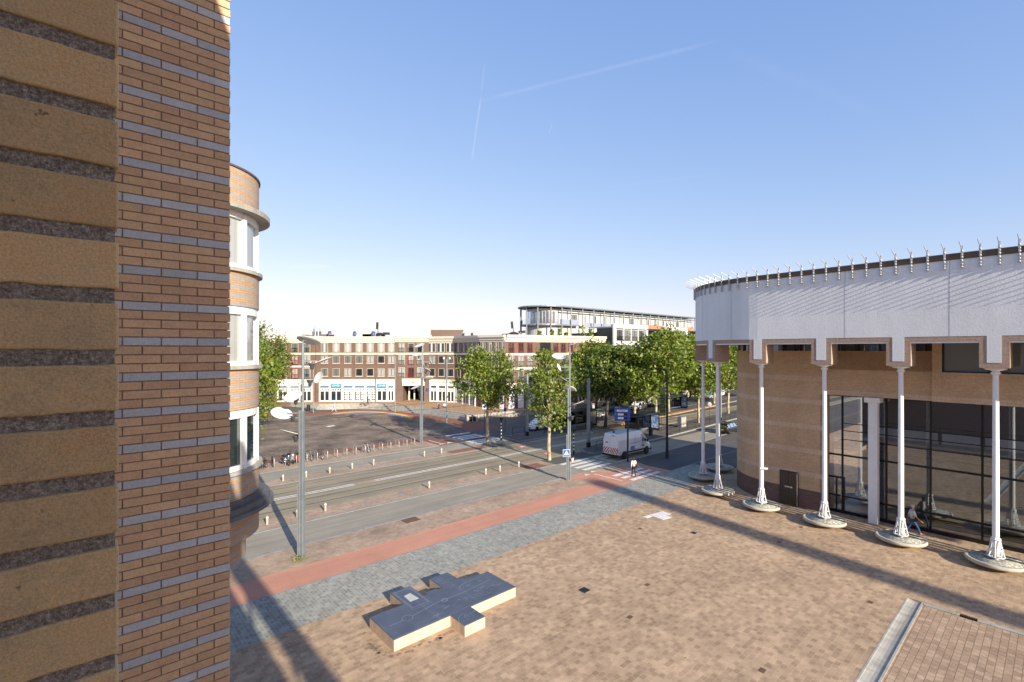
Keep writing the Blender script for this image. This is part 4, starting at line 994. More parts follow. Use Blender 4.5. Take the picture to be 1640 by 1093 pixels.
# --- street row continuing to the right: anthracite brick bays with white frames
def bayblock(u0, u1, label, seed):
    t_ = thing('bay_house', label, 'house', P(u0, 59.0, 0), A)
    W = u1-u0; MB().box(0, W, .3, 4.2, 0, 15.6).build('wall', M['grey_brick'], t_)
    m = MB(); m.box(-.02, .9, 0, .32, TZ, 16.45); m.box(W-.9, W+.02, 0, .32, TZ, 16.45); m.box(.9, W-.9, 0, .32, 15.55, 16.45); m.box(.9, W-.9, .05, .32, 12.2, 13.0); m.box(.9, W-.9, .05, .32, 8.6, 9.2); m.box(.9, W-.9, .05, .32, 5, 5.6)
    n = 4
    for k in range(1, n): m.box(.9+(W-1.8)*k/n-.12, .9+(W-1.8)*k/n+.12, .05, .32, 5.6, 15.55)
    m.build('white_frame', plain('pale stone frame', (.50,.50,.48), .7), t_)
    for zz in (5.65, 9.25, 13.05):
        for k in range(n):
            xa = .9+(W-1.8)*(k+.5)/n; window(t_, xa, zz, (W-1.8)/n-.35, 2.3 if zz > 13 else 2.7, 'rail', 'glass_grey' if (k+seed) % 3 else 'glass', 'white', y=.22)
    MB().box(-.05, W+.05, .325, 4.25, 15.603, 15.9).build('roof_edge', M['greymetal'], t_)
    return t_
bayblock(79.4, 91.6, 'anthracite brick house with a white framed front, nearest to the steel penthouse rotunda', 0)
bayblock(97.5, 108.5, 'anthracite brick house with a white framed front, middle one of the street row', 1)
bayblock(114.5, 125.5, 'anthracite brick house with a white framed front beside the theatre fascia', 2)
bb_ = thing('street_row', 'long dark brick building behind the white framed houses, with orange planters on its roof', 'building', P(82.5, 63.6, 0), A)
MB().box(0, 170, 0, 14, 0, 14.9).build('wall', M['grey_brick'], bb_)
MB().box(-.05, 170, -.15, 0, 14.905, 16.1).build('roof_railing', M['darkmetal'], bb_)
for (a_, b_) in ((15, 23), (32, 37)): MB().box(a_, b_, -.05, 1.4, 16.11, 17.0).build('roof_planter', plain('orange brick planter', (.38,.17,.10), .8), bb_)
for i in range(26):
    for z in (2.2, 5.4, 8.6, 11.7):
        if i % 2 and z < 3: continue
        window(bb_, 14.5+i*2.4 if i < 3 else 22+i*3.0, z, 1.3, 1.9, 'casement', curt())
# penthouse with the round glazed end and steel canopy
ph_ = thing('penthouse', 'long white penthouse with steel posts, thin canopy roof and a round glazed end', 'building', P(78, 73, 0), A)
c0 = (0.0, 4.0)
def capsule(r, n=18, x1=58):
    return [(x1, c0[1]-r)] + [(c0[0]-r*math.sin(math.pi*i/n), c0[1]-r*math.cos(math.pi*i/n)) for i in range(n+1)] + [(x1, c0[1]+r)]
MB().prism(capsule(4.1), 13, 20.2).build('wall', plain('pale grey cladding', (.50,.51,.50), .6), ph_)
MB().prism(capsule(5.9), 20.45, 20.75).build('canopy_roof', M['greymetal'], ph_, bevel=.05)
m = MB(); m.prism(capsule(5.55), 16.4, 16.75) if False else m.prism([(6, c0[1]-5.3)]+capsule(5.3)[1:-1]+[(6, c0[1]+5.3)], 16.5, 16.8); m.build('balcony_slab', M['greymetal'], ph_)
m = MB()
for p in capsule(5.4)[1:-1:3]: m.tube([(p[0],p[1],13),(p[0],p[1],20.45)], .15, 6)
for k in range(15): m.tube([(3.9*k+3, c0[1]-5.4, 13), (3.9*k+3, c0[1]-5.4, 20.45)], .15, 6)
m.tube([(0, c0[1]-5.4, 19.9), (58, c0[1]-5.4, 19.9)], .14, 6)
m.build('steel_post', M['greymetal'], ph_)
m = MB(); gp = [(6, c0[1]-5.25)]+capsule(5.25)[1:-1]; m.strip(gp, 16.8, 17.9); m.strip([(58, c0[1]-5.0),(8, c0[1]-5.0)], 16.3, 17.4); m.build('glass_railing', M['glass_clear'], ph_)
m = MB(); pts_ = capsule(4.14)[1:-1]
for k in range(1, 13): 
    a_, b_ = pts_[k], pts_[k+1]; a_ = Vector(a_); b_ = Vector(b_); q = a_.lerp(b_, .12); r_ = a_.lerp(b_, .88); m.strip([tuple(r_), tuple(q)], 17.0, 19.6); m.strip([tuple(q), tuple(r_)], 17.0, 19.6)
m.build('curved_glazing', glass('sky blue glazing', (.10,.16,.22), .3), ph_)
for k in range(14):
    window(ph_, 5.5+k*3.7, 17.0, 1.0 if k % 3 else 2.0, 2.2, 'plain', 'glass_curtain' if k % 2 else 'glass_grey', 'white', y=-.12)
# plants on the roof terrace
def bush_mesh(r, h, n, seed, name='foliage', mat=None, size=.22):
    rg = random.Random(seed); mb = MB()
    for k in range(n):
        a = rg.uniform(0, 6.283); q = rg.random()**.5; z = rg.random(); rr_ = r*q*(1-.4*z)
        c = Vector((rr_*math.cos(a), rr_*math.sin(a), z*h)); d = Vector((rg.gauss(0,1), rg.gauss(0,1), rg.gauss(.6,1))).normalized(); s_ = size*rg.uniform(.6,1.3)
        x = d.orthogonal().normalized()*s_; y = d.cross(x).normalized()*s_*.6
        mb.add([c-x, c+y, c+x, c-y], [(0,1,2,3)])
    return mb
# ================================================================= trees
def leafmat(name, c1, c2, tr=(.30,.36,.05)):
    m = bpy.data.materials.new(name); m.use_nodes = True; t = m.node_tree; n = t.nodes; l = t.links; n.clear()
    o = n.new('ShaderNodeOutputMaterial'); g = n.new('ShaderNodeNewGeometry'); r = n.new('ShaderNodeValToRGB'); l.new(g.outputs['Random Per Island'], r.inputs[0])
    e = r.color_ramp.elements; e[0].color = (*c1, 1); e[1].color = (*c2, 1); e.new(.93).color = (*c2, 1); e[2].color = (.40,.26,.05,1) if False else (*c2,1); e[1].position = .9
    e = r.color_ramp.elements.new(.985); e.color = (.34,.28,.06,1)
    d = n.new('ShaderNodeBsdfDiffuse'); l.new(r.outputs[0], d.inputs[0]); tb = n.new('ShaderNodeBsdfTranslucent')
    mu = n.new('ShaderNodeMix'); mu.data_type = 'RGBA'; mu.blend_type = 'MULTIPLY'; mu.inputs[0].default_value = 0; l.new(r.outputs[0], mu.inputs[6])
    l.new(r.outputs[0], tb.inputs[0]); mx = n.new('ShaderNodeMixShader'); mx.inputs[0].default_value = .38; l.new(d.outputs[0], mx.inputs[1]); l.new(tb.outputs[0], mx.inputs[2])
    gl = n.new('ShaderNodeBsdfGlossy'); gl.inputs[0].default_value = (.5,.5,.5,1); gl.inputs['Roughness'].default_value = .45; m2 = n.new('ShaderNodeMixShader'); m2.inputs[0].default_value = .06
    l.new(mx.outputs[0], m2.inputs[1]); l.new(gl.outputs[0], m2.inputs[2]); l.new(m2.outputs[0], o.inputs[0]); return m
M['leaf'] = leafmat('plane leaves', (.075,.13,.02), (.27,.34,.045))
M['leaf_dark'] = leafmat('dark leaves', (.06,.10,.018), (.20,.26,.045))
def barkmat():
    t = NT('mottled plane bark'); c = t.ramp(t.noise(3.5, 5, stretch=(1,1,.5)), [(.35, (.16,.14,.09)), (.5, (.36,.32,.22)), (.7, (.50,.46,.33))]); t.bump(t.noise(12,4), .4, .02); return t.out(c, .9)
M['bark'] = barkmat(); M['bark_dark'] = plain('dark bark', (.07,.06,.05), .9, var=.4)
def tree_meshes(h0, h1, rad, seed, ncl=62, per=85, leaf=.17, lean=0.0, sq=1.0, mat='leaf', bark='bark', tr=.16):
    rg = random.Random(seed); tk = MB(); cr = MB(); H = h1-h0; cz = (h0+h1)/2
    top = h0+H*.75; pts = []; n = 6
    for i in range(n+1):
        t_ = i/n; pts.append((lean*t_+rg.uniform(-.06,.06)*(i > 0), rg.uniform(-.06,.06)*(i > 0), top*t_))
    tk.tube(pts, [tr*1.25*(1-.75*i/n)+.015 for i in range(n+1)], 9)
    cl = []
    for k in range(ncl):
        for _ in range(20):
            v = Vector((rg.uniform(-1,1), rg.uniform(-1,1), rg.uniform(-1,1)))
            if .35 < v.length < 1: break
        w_ = 1-.28*max(0, v.z); c = Vector((lean*.9+v.x*rad*w_, v.y*rad*w_*sq, cz+v.z*H/2)); cl.append(c)
    for i, c in enumerate(cl):
        if i % 2 == 0:
            z0 = h0-.6+max(0, (c.z-h0))*.45*rg.uniform(.6, 1); b = Vector((lean*z0/top, 0, z0)); m_ = b.lerp(c, .5)+Vector((0,0,-.12*(c-b).length*rg.uniform(-.3,1)))
            tk.tube([b, m_, c], [tr*.36, tr*.2, .02], 5, cap=False)
        s_ = rg.uniform(.32, .62)*rad/3.2
        q = per if rg.random() > .25 else int(per*.5)
        for _ in range(q):
            p = c+Vector((rg.gauss(0, s_), rg.gauss(0, s_), rg.gauss(0, s_*.75)))
            d = Vector((rg.gauss(0,.8), rg.gauss(0,.8), rg.gauss(.7,.7))).normalized(); a_ = d.orthogonal().normalized(); a_ = (Matrix.Rotation(rg.uniform(0,6.28), 3, d) @ a_)
            L_ = leaf*rg.uniform(.65, 1.25); b_ = d.cross(a_)*L_*.62; a_ = a_*L_
            cr.add([p-a_, p-b_+a_*.15, p+a_, p+b_+a_*.15], [(0,1,2,3)])
    return tk.mesh('trunk', [M[bark]]), cr.mesh('crown', [M[mat]])
def put_tree(ms, label, loc, rot=0, sc=(1,1,1), name='plane_tree', group='plane trees along the street'):
    t_ = thing(name, label, 'tree', loc, rot, group); t_.scale = sc
    for nm, me in zip(('trunk', 'crown'), ms):
        o = bpy.data.objects.new(nm, me); COL.objects.link(o); o.parent = t_
    return t_
TA = tree_meshes(4.4, 11.5, 3.7, 1, ncl=80, per=85, leaf=.18)
TB = tree_meshes(3.6, 11.2, 2.85, 2, ncl=66, per=85, leaf=.165, lean=-.1, tr=.15)
TCm = tree_meshes(3.8, 12.6, 3.9, 3, ncl=90, per=95, leaf=.21)
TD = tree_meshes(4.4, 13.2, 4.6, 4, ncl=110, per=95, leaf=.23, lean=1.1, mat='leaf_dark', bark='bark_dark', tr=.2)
TE = tree_meshes(4.6, 13.9, 4.9, 5, ncl=120, per=100, leaf=.23)
TF = tree_meshes(2.2, 13.6, 3.4, 6, ncl=95, per=95, leaf=.17)
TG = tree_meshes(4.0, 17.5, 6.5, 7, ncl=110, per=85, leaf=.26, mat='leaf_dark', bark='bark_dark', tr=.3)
put_tree(TA, 'young plane tree with pale trunk alone before the inner corner of the square', P(36.3,45.3,.06))
put_tree(TB, 'slim plane tree with pale bare trunk left of the lamp by the zebra', P(35.7,34.5,.06))
put_tree(TCm, 'plane tree behind the first tram shelter, just right of the grey mast', P(57.9,46.8,.14))
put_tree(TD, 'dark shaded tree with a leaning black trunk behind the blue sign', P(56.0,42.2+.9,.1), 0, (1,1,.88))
put_tree(TE, 'bright plane tree with a light trunk on the near island, left of the banner', P(60.0,37.4,.14))
put_tree(TCm, 'plane tree beside the small white car on the far side road', P(67.1,45.7,.14), 2.1, (1,1,.88))
put_tree(TE, 'plane tree right of the green banner, far along the tram island', P(79,46.6,.14), 1.3)
put_tree(TE, 'plane tree seen between the two leftmost theatre columns', P(70.5,36.6,.14), 3.0, (.95,.95,.95))
put_tree(TCm, 'plane tree whose pale trunk stands just left of the brick drum', P(84.4,38.4,.14), .5, (1.1,1.1,1.05))
for i, (u, v, ms, sc) in enumerate(((70,56,TD,.9),(84,55,TG,.62),(98,47.5,TE,1.0),(100,40.0,TCm,1.1),(104,56,TG,.65),(118,50,TE,1.05),(118,41.5,TE,1.05),(132,57,TG,.7),(140,51,TE,1.1),(140,43,TE,1.1),(165,52,TG,.8),(175,44,TG,.8),(200,50,TG,1.0),(215,38,TG,1.0))):
    put_tree(ms, 'far avenue tree, its crown merging with its neighbours left of the theatre', P(u,v,.1), i*1.7, (sc,sc,sc), 'avenue_tree', 'far trees of the avenue')
put_tree(TF, 'leafy young tree with low bright branches right behind the round brick bay', Vector((-26.4,46.5,.06)), .4, (1,1,.97), group=None)
put_tree(TF, 'bushy tree behind the leafy tree by the brick bay, a little farther back', Vector((-35.5,66,.0)), 1.9, (1.15,1.15,1.0), group=None)
put_tree(TG, 'large dark green tree rising above the left end of the brick terrace', Vector((-47.5,90,.2)), 0, (.85,.85,.93), 'broad_tree', None)
put_tree(TG, 'large dark tree half hidden behind the brick bay at far left', Vector((-56,100,.2)), 2, (.9,.9,.98), 'broad_tree', None)
# roof terrace plants
for i, (px, h, r_) in enumerate(((864,1.6,.8),(884,2.0,.9),(896,2.3,.9),(907,1.5,1.0),(932,3.2,1.9),(946,2.4,1.0),(958,1.6,1.2))):
    k = (px-820)/F; D_ = 97-3.5*(i < 2)+.8*i; b_ = thing('roof_plant', 'green plant in a tub on the roof terrace, %s from the left' % ('first','second','third','fourth','fifth and tallest','sixth','seventh')[i], 'plant', (k*D_, D_, 13.6), 0, 'plants on the roof terrace')
    bush_mesh(r_*.6, h*.8, 90, i+40, size=.26).build('foliage', M['leaf'], b_); MB().lathe([(.25,0),(.32,.4)], n=10).build('tub', M['darkmetal'], b_)
# weeds
def weeds(label, loc, r, n, seed):
    m = bush_mesh(r, .14, n, seed, size=.05); o = m.build('weeds', M['leaf']); o.location = loc; tag(o, label, 'weeds', kind='stuff')
weeds('yellow green weeds around the foot of the nearest lamp post', ray(479,897,.08)+Vector((0,0,.02)), .6, 60, 3)
weeds('little weeds at the foot of the brown door in the drum', P(38.2,12.9,.08), .35, 60, 4)
# ================================================================= far skyline
ch_t = thing('church_tower', 'pale church cupola with a needle spire above the left end of the terrace', 'church tower', (-(820-507.5)/F*210, 210, 0), 0)
MB().box(-2.6,2.6,-2.6,2.6,0,16).build('tower_shaft', M['far_brick'], ch_t)
MB().lathe([(2.1,16),(2.1,16.6),(1.7,16.8),(1.7,19.6),(1.9,19.8),(1.5,20.6),(.8,21.2),(.6,21.4),(.55,22.2),(.3,22.7),(.12,23.2),(.07,26.5)], n=8, sm=False).build('cupola', plain('pale stone', (.36,.40,.46), .7), ch_t)
m = MB()
for k in range(8): m.obox((1.66*math.cos((k+.5)*math.pi/4), 1.66*math.sin((k+.5)*math.pi/4), 18.1), (.12,.6,1.9), rotz(k*math.pi/4))
m.build('belfry_opening', M['darkmetal'], ch_t)
def windmill(px, D_, z, label, a0, sc=1.0):
    w_ = thing('windmill', label, 'windmill', ((px-820)/F*D_, D_, 0), 0)
    MB().lathe([(4.2,0),(2.6,z-2)], n=12).build('mill_body', M['grey_brick'], w_)
    MB().ell((0,0,z-1.6), (2.9,3.3,2.0), 12, 8).build('cap', M['darkmetal'], w_)
    s_ = MB()
    for k in range(4):
        a_ = R(a0)+k*math.pi/2; d = Vector((math.cos(a_), 0, math.sin(a_))); c = Vector((0,-3.8,z-.6)); s_.tube([c, c+d*11*sc], [.22,.14], 5)
        n_ = Vector((-d.z, 0, d.x)); s_.quad(c+d*2.5, c+d*11*sc, c+d*11*sc+n_*1.1, c+d*2.5+n_*1.1)
    s_.build('sails', M['darkmetal'], w_)
windmill(608.5, 250, 19.6, 'black windmill cap with one upright sail above the middle of the brick terrace', 88, .55)
windmill(822.5, 250, 20.0, 'black windmill cap with crossed sails above the corner of the brick terrace', 94, .55)
# chimneys and plant on the terrace roof
for i, (px, y0, w_, h_, mt) in enumerate(((489,101,1.2,.5,'darkmetal'),(498,101,.8,.4,'far_brick'),(520,101,1.0,.6,'far_brick'),(528,100,.8,.9,'blue'),(532,100,.5,.5,'darkmetal'),(568,101,.8,.9,'blue'),(598,101,.8,.9,'blue'),(572+10,102,3.6,.7,'whitemetal'),(591,102,2.6,1.1,'cream'),(716,101,6.6,1.5,'far_brick'),(742,97,.4,.7,'darkmetal'),(756,95,.4,.7,'darkmetal'))):
    c_ = thing('roof_unit', ('small dark vent at the left end of the terrace roof','small brick chimney by the first dark vent','small brick chimney right of the church cupola','blue drum vent right of the church cupola','short dark vent beside the first blue drum','blue drum vent left of the roof railing','blue drum vent left of the windmill','low white railing frame on the terrace roof','cream plant box left of the windmill','wide brick chimney block on the roof right of the gate block','thin dark flue right of the brick chimney block','second thin dark flue near the inner corner roof')[i], 'roof unit', ((px-820)/F*y0, y0, 13.8), 0)
    if mt == 'blue': M['drum'] = M.get('drum') or plain('dull blue drum', (.06,.10,.20), .6); mt = 'drum'; MB().lathe([(w_*.35,0),(w_*.35,.2),(w_*.5,.25),(w_*.5,h_),(w_*.3,h_+.2)], n=12).build('drum', M[mt], c_); MB().lathe([(w_*.55,h_+.201),(w_*.2,h_+.35)], n=12).build('lid', M['darkmetal'], c_)
    else: MB().box(-w_/2, w_/2, -.5, .5, 0, h_).build('body', M[mt], c_, bevel=.03); MB().box(-w_/2-.08, w_/2+.08, -.58, .58, h_+.002, h_+.12).build('cap', M['concrete'], c_)
# ================================================================= reflector lamps
def lamp_build(seedrot, label, u, v, group='tall reflector lamps'):
    L = thing('reflector_lamp', label, 'street lamp', P(u, v, .06), 0, group)
    m = MB()
    m.box(-.13,-.025,-.11,.11,0,7.95); m.box(.025,.13,-.11,.11,0,7.9); m.box(-.025,.025,-.04,.04,0,7.9)
    m.box(-.22,-.135,-.07,.07,0,3.95); m.box(-.10,-.05,-.13,-.11,0,7.9); m.box(.05,.10,-.13,-.11,0,7.9)
    m.tube([(.06,0,7.9),(.06,0,11.4)], .072, 10); m.tube([(.06,0,11.4),(.06,0,11.7)], .045, 8)
    m.build('pole', M['greymetal'], L)
    ang = LANG[seedrot]
    lv = [(11.72, .42, .63, (.1,.38,.92)), (10.6, .98, .55, (-.38,-.05,.92)), (9.72, 1.0, .33, (-.5,-.75,.4)), (8.75, .62, .47, (-.1,-.55,.83)), (7.8, 1.0, .55, (.38,-.32,.87)), (6.65, .80, .62, (.22,.30,.92)), (5.7, .55, 0, None)]
    for i, (z, rad_, dr, nrm) in enumerate(lv):
        a = R(ang[i]); d = Vector((math.cos(a), math.sin(a), 0)); c0_ = Vector((.06 if z > 7.9 else 0, 0, z))
        c = c0_+d*rad_
        if dr:
            nv = Vector(nrm).normalized()
            if seedrot: nv = rotz(R(seedrot)) @ nv
            r_ = MB(); rot = nv.to_track_quat('Z', 'Y').to_matrix()
            prof = [(0,-.035),(.5,-.025),(.92,.0),(1.0,.03),(.98,.035),(.9,.012),(.5,-.008),(0,-.018)]
            n = 24; pts = []
            for (q, zz) in prof:
                for k in range(n):
                    t_ = 2*math.pi*k/n; pts.append(c+rot @ Vector((q*dr*math.cos(t_), q*dr*math.sin(t_), zz)))
            r_.add(pts, [(j*n+k, j*n+(k+1)%n, (j+1)*n+(k+1)%n, (j+1)*n+k) for j in range(len(prof)-1) for k in range(n)], 0, None, True)
            r_.build('reflector', M['reflector'], L)
        ar = MB(); ar.tube([c0_, c0_+d*max(rad_-.25,.2)], .03, 6)
        if i: ar.tube([c0_+Vector((0,0,-.25)), c0_+Vector((0,0,-.25))+d*.42], .025, 6)
        ar.build('arm', M['greymetal'], L)
        if i:
            sp = c0_+d*.45+Vector((0,0,-.30)); s_ = MB(); s_.lathe([(.06,-.16),(.09,-.14),(.10,.0),(.18,.15),(.19,.18),(.17,.17),(.1,.05)], c=(sp.x,sp.y), n=14, c3=(0,0,sp.z))
            s_.build('spotlight', M['spot'], L)
    return L
LANG = {0: (70,22,-15,-117,-165,-205,-240), 40: (110,60,25,-77,-125,-165,-200), 100: (20,170,195,200,80,-30,-60), 150: (150,190,20,-10,-25,170,100)}
M['reflector'] = plain('white lacquered reflector', (.66,.66,.62), .4, .0, var=.1)
M['spot'] = plain('dark grey spotlight housing', (.10,.11,.12), .4, .5)
lamp_build(0, 'tall grey reflector lamp nearest the viewer, beside the red cycle path at left', 9.0, 27.3)
lamp_build(150, 'tall reflector lamp at the corner of the round square, behind the bicycle stands', 30.9, 51.2)
lamp_build(100, 'tall reflector lamp by the zebra crossing with the blue sign on its pole', 31.4, 28.0)
lamp_build(40, 'tall reflector lamp outside the view at right, its shadow reaching the square', 48, -18.5)
# pedestrian crossing sign and give way sign on the third lamp
sg = thing('crossing_sign', 'square blue pedestrian crossing sign with a white triangle on the lamp pole', 'traffic sign', ray(909,771)+Vector((-.12,-.20,2.45)), R(8))
MB().box(-.31,.31,-.02,.01,-.31,.31).build('plate', M['white'], sg, bevel=.01)
MB().box(-.285,.285,-.024,-.0205,-.285,.285).build('blue_field', M['blue'], sg)
m = MB(); m.add([(-.2,-.027,-.15),(.2,-.027,-.15),(0,-.027,.22)], [(0,1,2)]); m.build('triangle', M['white'], sg)
m = MB(); m.add([(-.015,-.03,.03),(.03,-.03,.03),(.025,-.03,-.04),(.07,-.03,-.11),(.04,-.03,-.12),(.0,-.03,-.06),(-.05,-.03,-.12),(-.08,-.03,-.11),(-.02,-.03,-.04)], [(0,8,7,6,5,4,3,2,1)]); m.ell((.005,-.03,.06),(.022,.004,.022),8,5); m.build('walking_figure', M['blackmetal'], sg)
sg = thing('give_way_sign', 'red and white give way triangle turned sideways on the lamp pole below the blue sign', 'traffic sign', ray(914,771)+Vector((.12,-.10,1.85)), R(58))
for nm, r_, y, mt in (('plate', .38, -.02, 'red'), ('white_field', .26, -.026, 'white')):
    m = MB(); m.prism([(r_*math.sin(R(60+120*k)), r_*math.cos(R(60+120*k))) for k in range(3)], 0, .012); o = m.build(nm, M[mt], sg); o.rotation_euler = (R(90),0,0); o.location.y = y
sg = thing('give_way_sign', 'small red and white give way sign on a thin post by the far lamp pole', 'traffic sign', ray(674,700), R(60))
MB().tube([(0,0,0),(0,0,2.2)], .03, 6).build('post', M['greymetal'], sg)
m = MB(); m.prism([(.36*math.sin(R(60+120*k)), .36*math.cos(R(60+120*k))) for k in range(3)], 0, .015); o = m.build('plate', M['red'], sg); o.rotation_euler = (R(90),0,0); o.location = (0,-.05,1.95)
m = MB(); m.prism([(.22*math.sin(R(60+120*k)), .22*math.cos(R(60+120*k))) for k in range(3)], 0, .005); o = m.build('white_field', M['white'], sg); o.rotation_euler = (R(90),0,0); o.location = (0,-.056,1.95)
# ---- bollards
bm_ = MB().lathe([(.075,0),(.075,.52),(.066,.55),(.0,.57)], n=14).mesh('post', [M['bollard']]); bm2 = MB().lathe([(.078,.42),(.078,.48)], n=14).mesh('band', [M['white']])
near = [(9.0,33.8),(10.9,33.9),(12.8,34.0),(21.2,34.0),(27.3,34.3),(29.0,34.35),(31.4,34.4)]; far_ = [(11.0,44.0),(13.0,44.1),(14.9,44.05),(17.0,44.1),(19.2,44.3),(21.4,44.4),(27.1,44.4),(29.3,44.5)]
od = ('first','second','third','fourth','fifth','sixth','seventh','eighth')
for row, nm in ((near,'near verge beside the front road'),(far_,'far verge beyond the tram lanes')):
    for i, (u, v) in enumerate(row):
        b_ = thing('bollard', 'short cream bollard in the %s, %s from the left' % (nm, od[i]), 'bollard', P(u, v, .06), 0, 'bollards in the verges')
        o = bpy.data.objects.new('post', bm_); COL.objects.link(o); o.parent = b_; o = bpy.data.objects.new('band', bm2); COL.objects.link(o); o.parent = b_
# ---- bicycle stands
st = MB(); st.tube([(0,0,0),(0,0,.72),(0,.08,.82),(0,.20,.85),(0,.55,.85),(0,.67,.82),(0,.75,.72),(0,.75,0)], .028, 8); stm = st.mesh('hoop', [plain('stainless tube', (.45,.44,.41), .35, .5)])
fl = MB(); fl.lathe([(.07,0),(.07,.012)], n=10); flm = fl.mesh('foot', [M['greymetal']])
for i in range(17):
    u = 12.9+i*1.03; b_ = thing('bicycle_stand', 'steel bicycle hoop beside the far road, number %d from the left of its row' % (i+1), 'bicycle stand', P(u, 49.95+.02*i, .066), A, 'row of bicycle stands')
    o = bpy.data.objects.new('hoop', stm); COL.objects.link(o); o.parent = b_
    for y in (0, .75): o = bpy.data.objects.new('foot', flm); COL.objects.link(o); o.parent = b_; o.location.y = y
# ---- two-wheelers
def wheel(r, w, spokes=True):
    t_ = MB(); n = 20
    for (rr_, ww) in ((r-w/2, w/2),):
        pts = []; 
        for k in range(n):
            a = 2*math.pi*k/n
            for j in range(6):
                b = 2*math.pi*j/6; q = rr_+ww*math.cos(b); pts.append((q*math.cos(a), ww*math.sin(b), q*math.sin(a)))
        t_.add(pts, [(k*6+j, ((k+1)%n)*6+j, ((k+1)%n)*6+(j+1)%6, k*6+(j+1)%6) for k in range(n) for j in range(6)], 0, None, True)
    s_ = MB()
    for k in range(8):
        a = math.pi*k/8; s_.tube([(-(r-w)*math.cos(a),0,-(r-w)*math.sin(a)), ((r-w)*math.cos(a),0,(r-w)*math.sin(a))], .006 if w < .08 else .014, 4, cap=False)
    return t_.mesh('tyre', [M['rubber']]), s_.mesh('spokes', [M['chrome']])
bw = wheel(.34, .045); mw = wheel(.30, .12); sw_ = wheel(.22, .11)
def addwheel(parent, ms, x, z):
    w_ = bpy.data.objects.new('wheel', ms[0]); COL.objects.link(w_); w_.parent = parent; w_.location = (x, 0, z)
    s_ = bpy.data.objects.new('spokes', ms[1]); COL.objects.link(s_); s_.parent = w_
def bicycle(label, loc, rot, col, rack=True):
    b = thing('bicycle', label, 'bicycle', loc, rot); addwheel(b, bw, -.52, .34); addwheel(b, bw, .55, .34)
    m = MB(); T = lambda p, q, r_=.018: m.tube([p, q], r_, 6)
    T((-.52,0,.34),(-.05,0,.30)); T((-.05,0,.30),(-.18,0,.82)); T((-.18,0,.75),(-.52,0,.34)); T((-.05,0,.30),(.38,0,.80)); T((-.16,0,.72),(.36,0,.86)); T((.33,0,.98),(.55,0,.34))
    T((-.60,0,.72),(-.2,0,.72),.012); T((-.58,0,.72),(-.52,0,.34),.01)
    m.build('frame', col, b); MB().tube([(.18,-.28,1.02),(.30,-.2,1.06),(.33,0,1.0),(.30,.2,1.06),(.18,.28,1.02)], .014, 6).build('handlebar', M['blackmetal'], b)
    MB().ell((-.20,0,.88), (.14,.08,.04), 10, 6).build('saddle', M['rubber'], b); MB().tube([(-.05,-.12,.24),(-.05,-.08,.30),(-.05,.08,.30),(-.05,.12,.36)], .012, 5).build('pedals', M['blackmetal'], b); return b
def motorbike(label, loc, rot, col, kind='motorcycle'):
    b = thing(kind, label, kind.replace('_',' '), loc, rot)
    if kind == 'motorcycle':
        addwheel(b, mw, -.68, .30); addwheel(b, mw, .72, .30)
        m = MB(); m.tube([(.72,.09,.3),(.52,.09,.95)], .03, 6); m.tube([(.72,-.09,.3),(.52,-.09,.95)], .03, 6); m.tube([(-.68,.08,.3),(-.1,.08,.42)], .03, 6); m.tube([(.5,0,.85),(-.5,0,.72)], .035, 6); m.build('frame', M['blackmetal'], b)
        MB().ell((.18,0,.84),(.30,.17,.14),12,8).build('tank', col, b); MB().ell((-.35,0,.80),(.38,.15,.08),12,6).build('seat', M['rubber'], b)
        MB().obox((.08,0,.45),(.42,.30,.34)).build('engine', M['chrome'], b, bevel=.05); MB().tube([(.2,-.16,.35),(-.1,-.18,.25),(-.75,-.18,.35)], [.03,.04,.06], 8).build('exhaust', M['chrome'], b)
        MB().ell((.66,0,.92),(.10,.10,.11),10,7).build('headlight', M['chrome'], b); hb = 1.05
    else:
        addwheel(b, sw_, -.55, .22); addwheel(b, sw_, .62, .22)
        m = MB(); m.add(*loft([(-.80,.10,.42,.72),(-.6,.17,.30,.80),(-.2,.19,.24,.74),(.0,.17,.20,.36),(.25,.17,.20,.34),(.38,.20,.24,.90),(.52,.14,.40,1.0)])); m.build('bodywork', col, b, bevel=.02)
        MB().ell((-.35,0,.82),(.36,.16,.07),12,6).build('seat', M['rubber'], b); MB().ell((.62,0,.42),(.24,.07,.10),10,6).build('mudguard', col, b); MB().ell((.55,0,.86),(.06,.1,.08),10,6).build('headlight', M['white'], b); hb = 1.05
    MB().tube([(.30,-.36,hb),(.45,-.25,hb+.03),(.52,0,hb-.05),(.45,.25,hb+.03),(.30,.36,hb)], .018, 6).build('handlebar', M['blackmetal'], b)
    m = MB(); m.tube([(.45,.27,hb),(.47,.32,hb+.18)], .008, 4); m.ell((.47,.34,hb+.2),(.02,.06,.04),8,5); m.tube([(.45,-.27,hb),(.47,-.32,hb+.18)], .008, 4); m.ell((.47,-.34,hb+.2),(.02,.06,.04),8,5); m.build('mirror', M['blackmetal'], b); return b
def loft(st_, top_in=.8):
    """stations (x, halfwidth, z0, z1) -> rounded box loft"""
    pts = []; n = 8
    for (x, w_, z0, z1) in st_:
        h = z1-z0; pts += [(x,-w_*.85,z0),(x,-w_,z0+h*.2),(x,-w_,z0+h*.7),(x,-w_*top_in,z1),(x,w_*top_in,z1),(x,w_,z0+h*.7),(x,w_,z0+h*.2),(x,w_*.85,z0)]
    fs = [(i*n+k, i*n+(k+1)%n, (i+1)*n+(k+1)%n, (i+1)*n+k) for i in range(len(st_)-1) for k in range(n)]
    fs += [tuple(range(n-1,-1,-1)), tuple(range((len(st_)-1)*n, len(st_)*n))]; return pts, fs
TOV = A-R(90)+R(8)
black = M['blackmetal']
bicycle('black bicycle lying against the leftmost hoop beside the brick bay', P(13.2,50.6,.07), A+R(95), black)
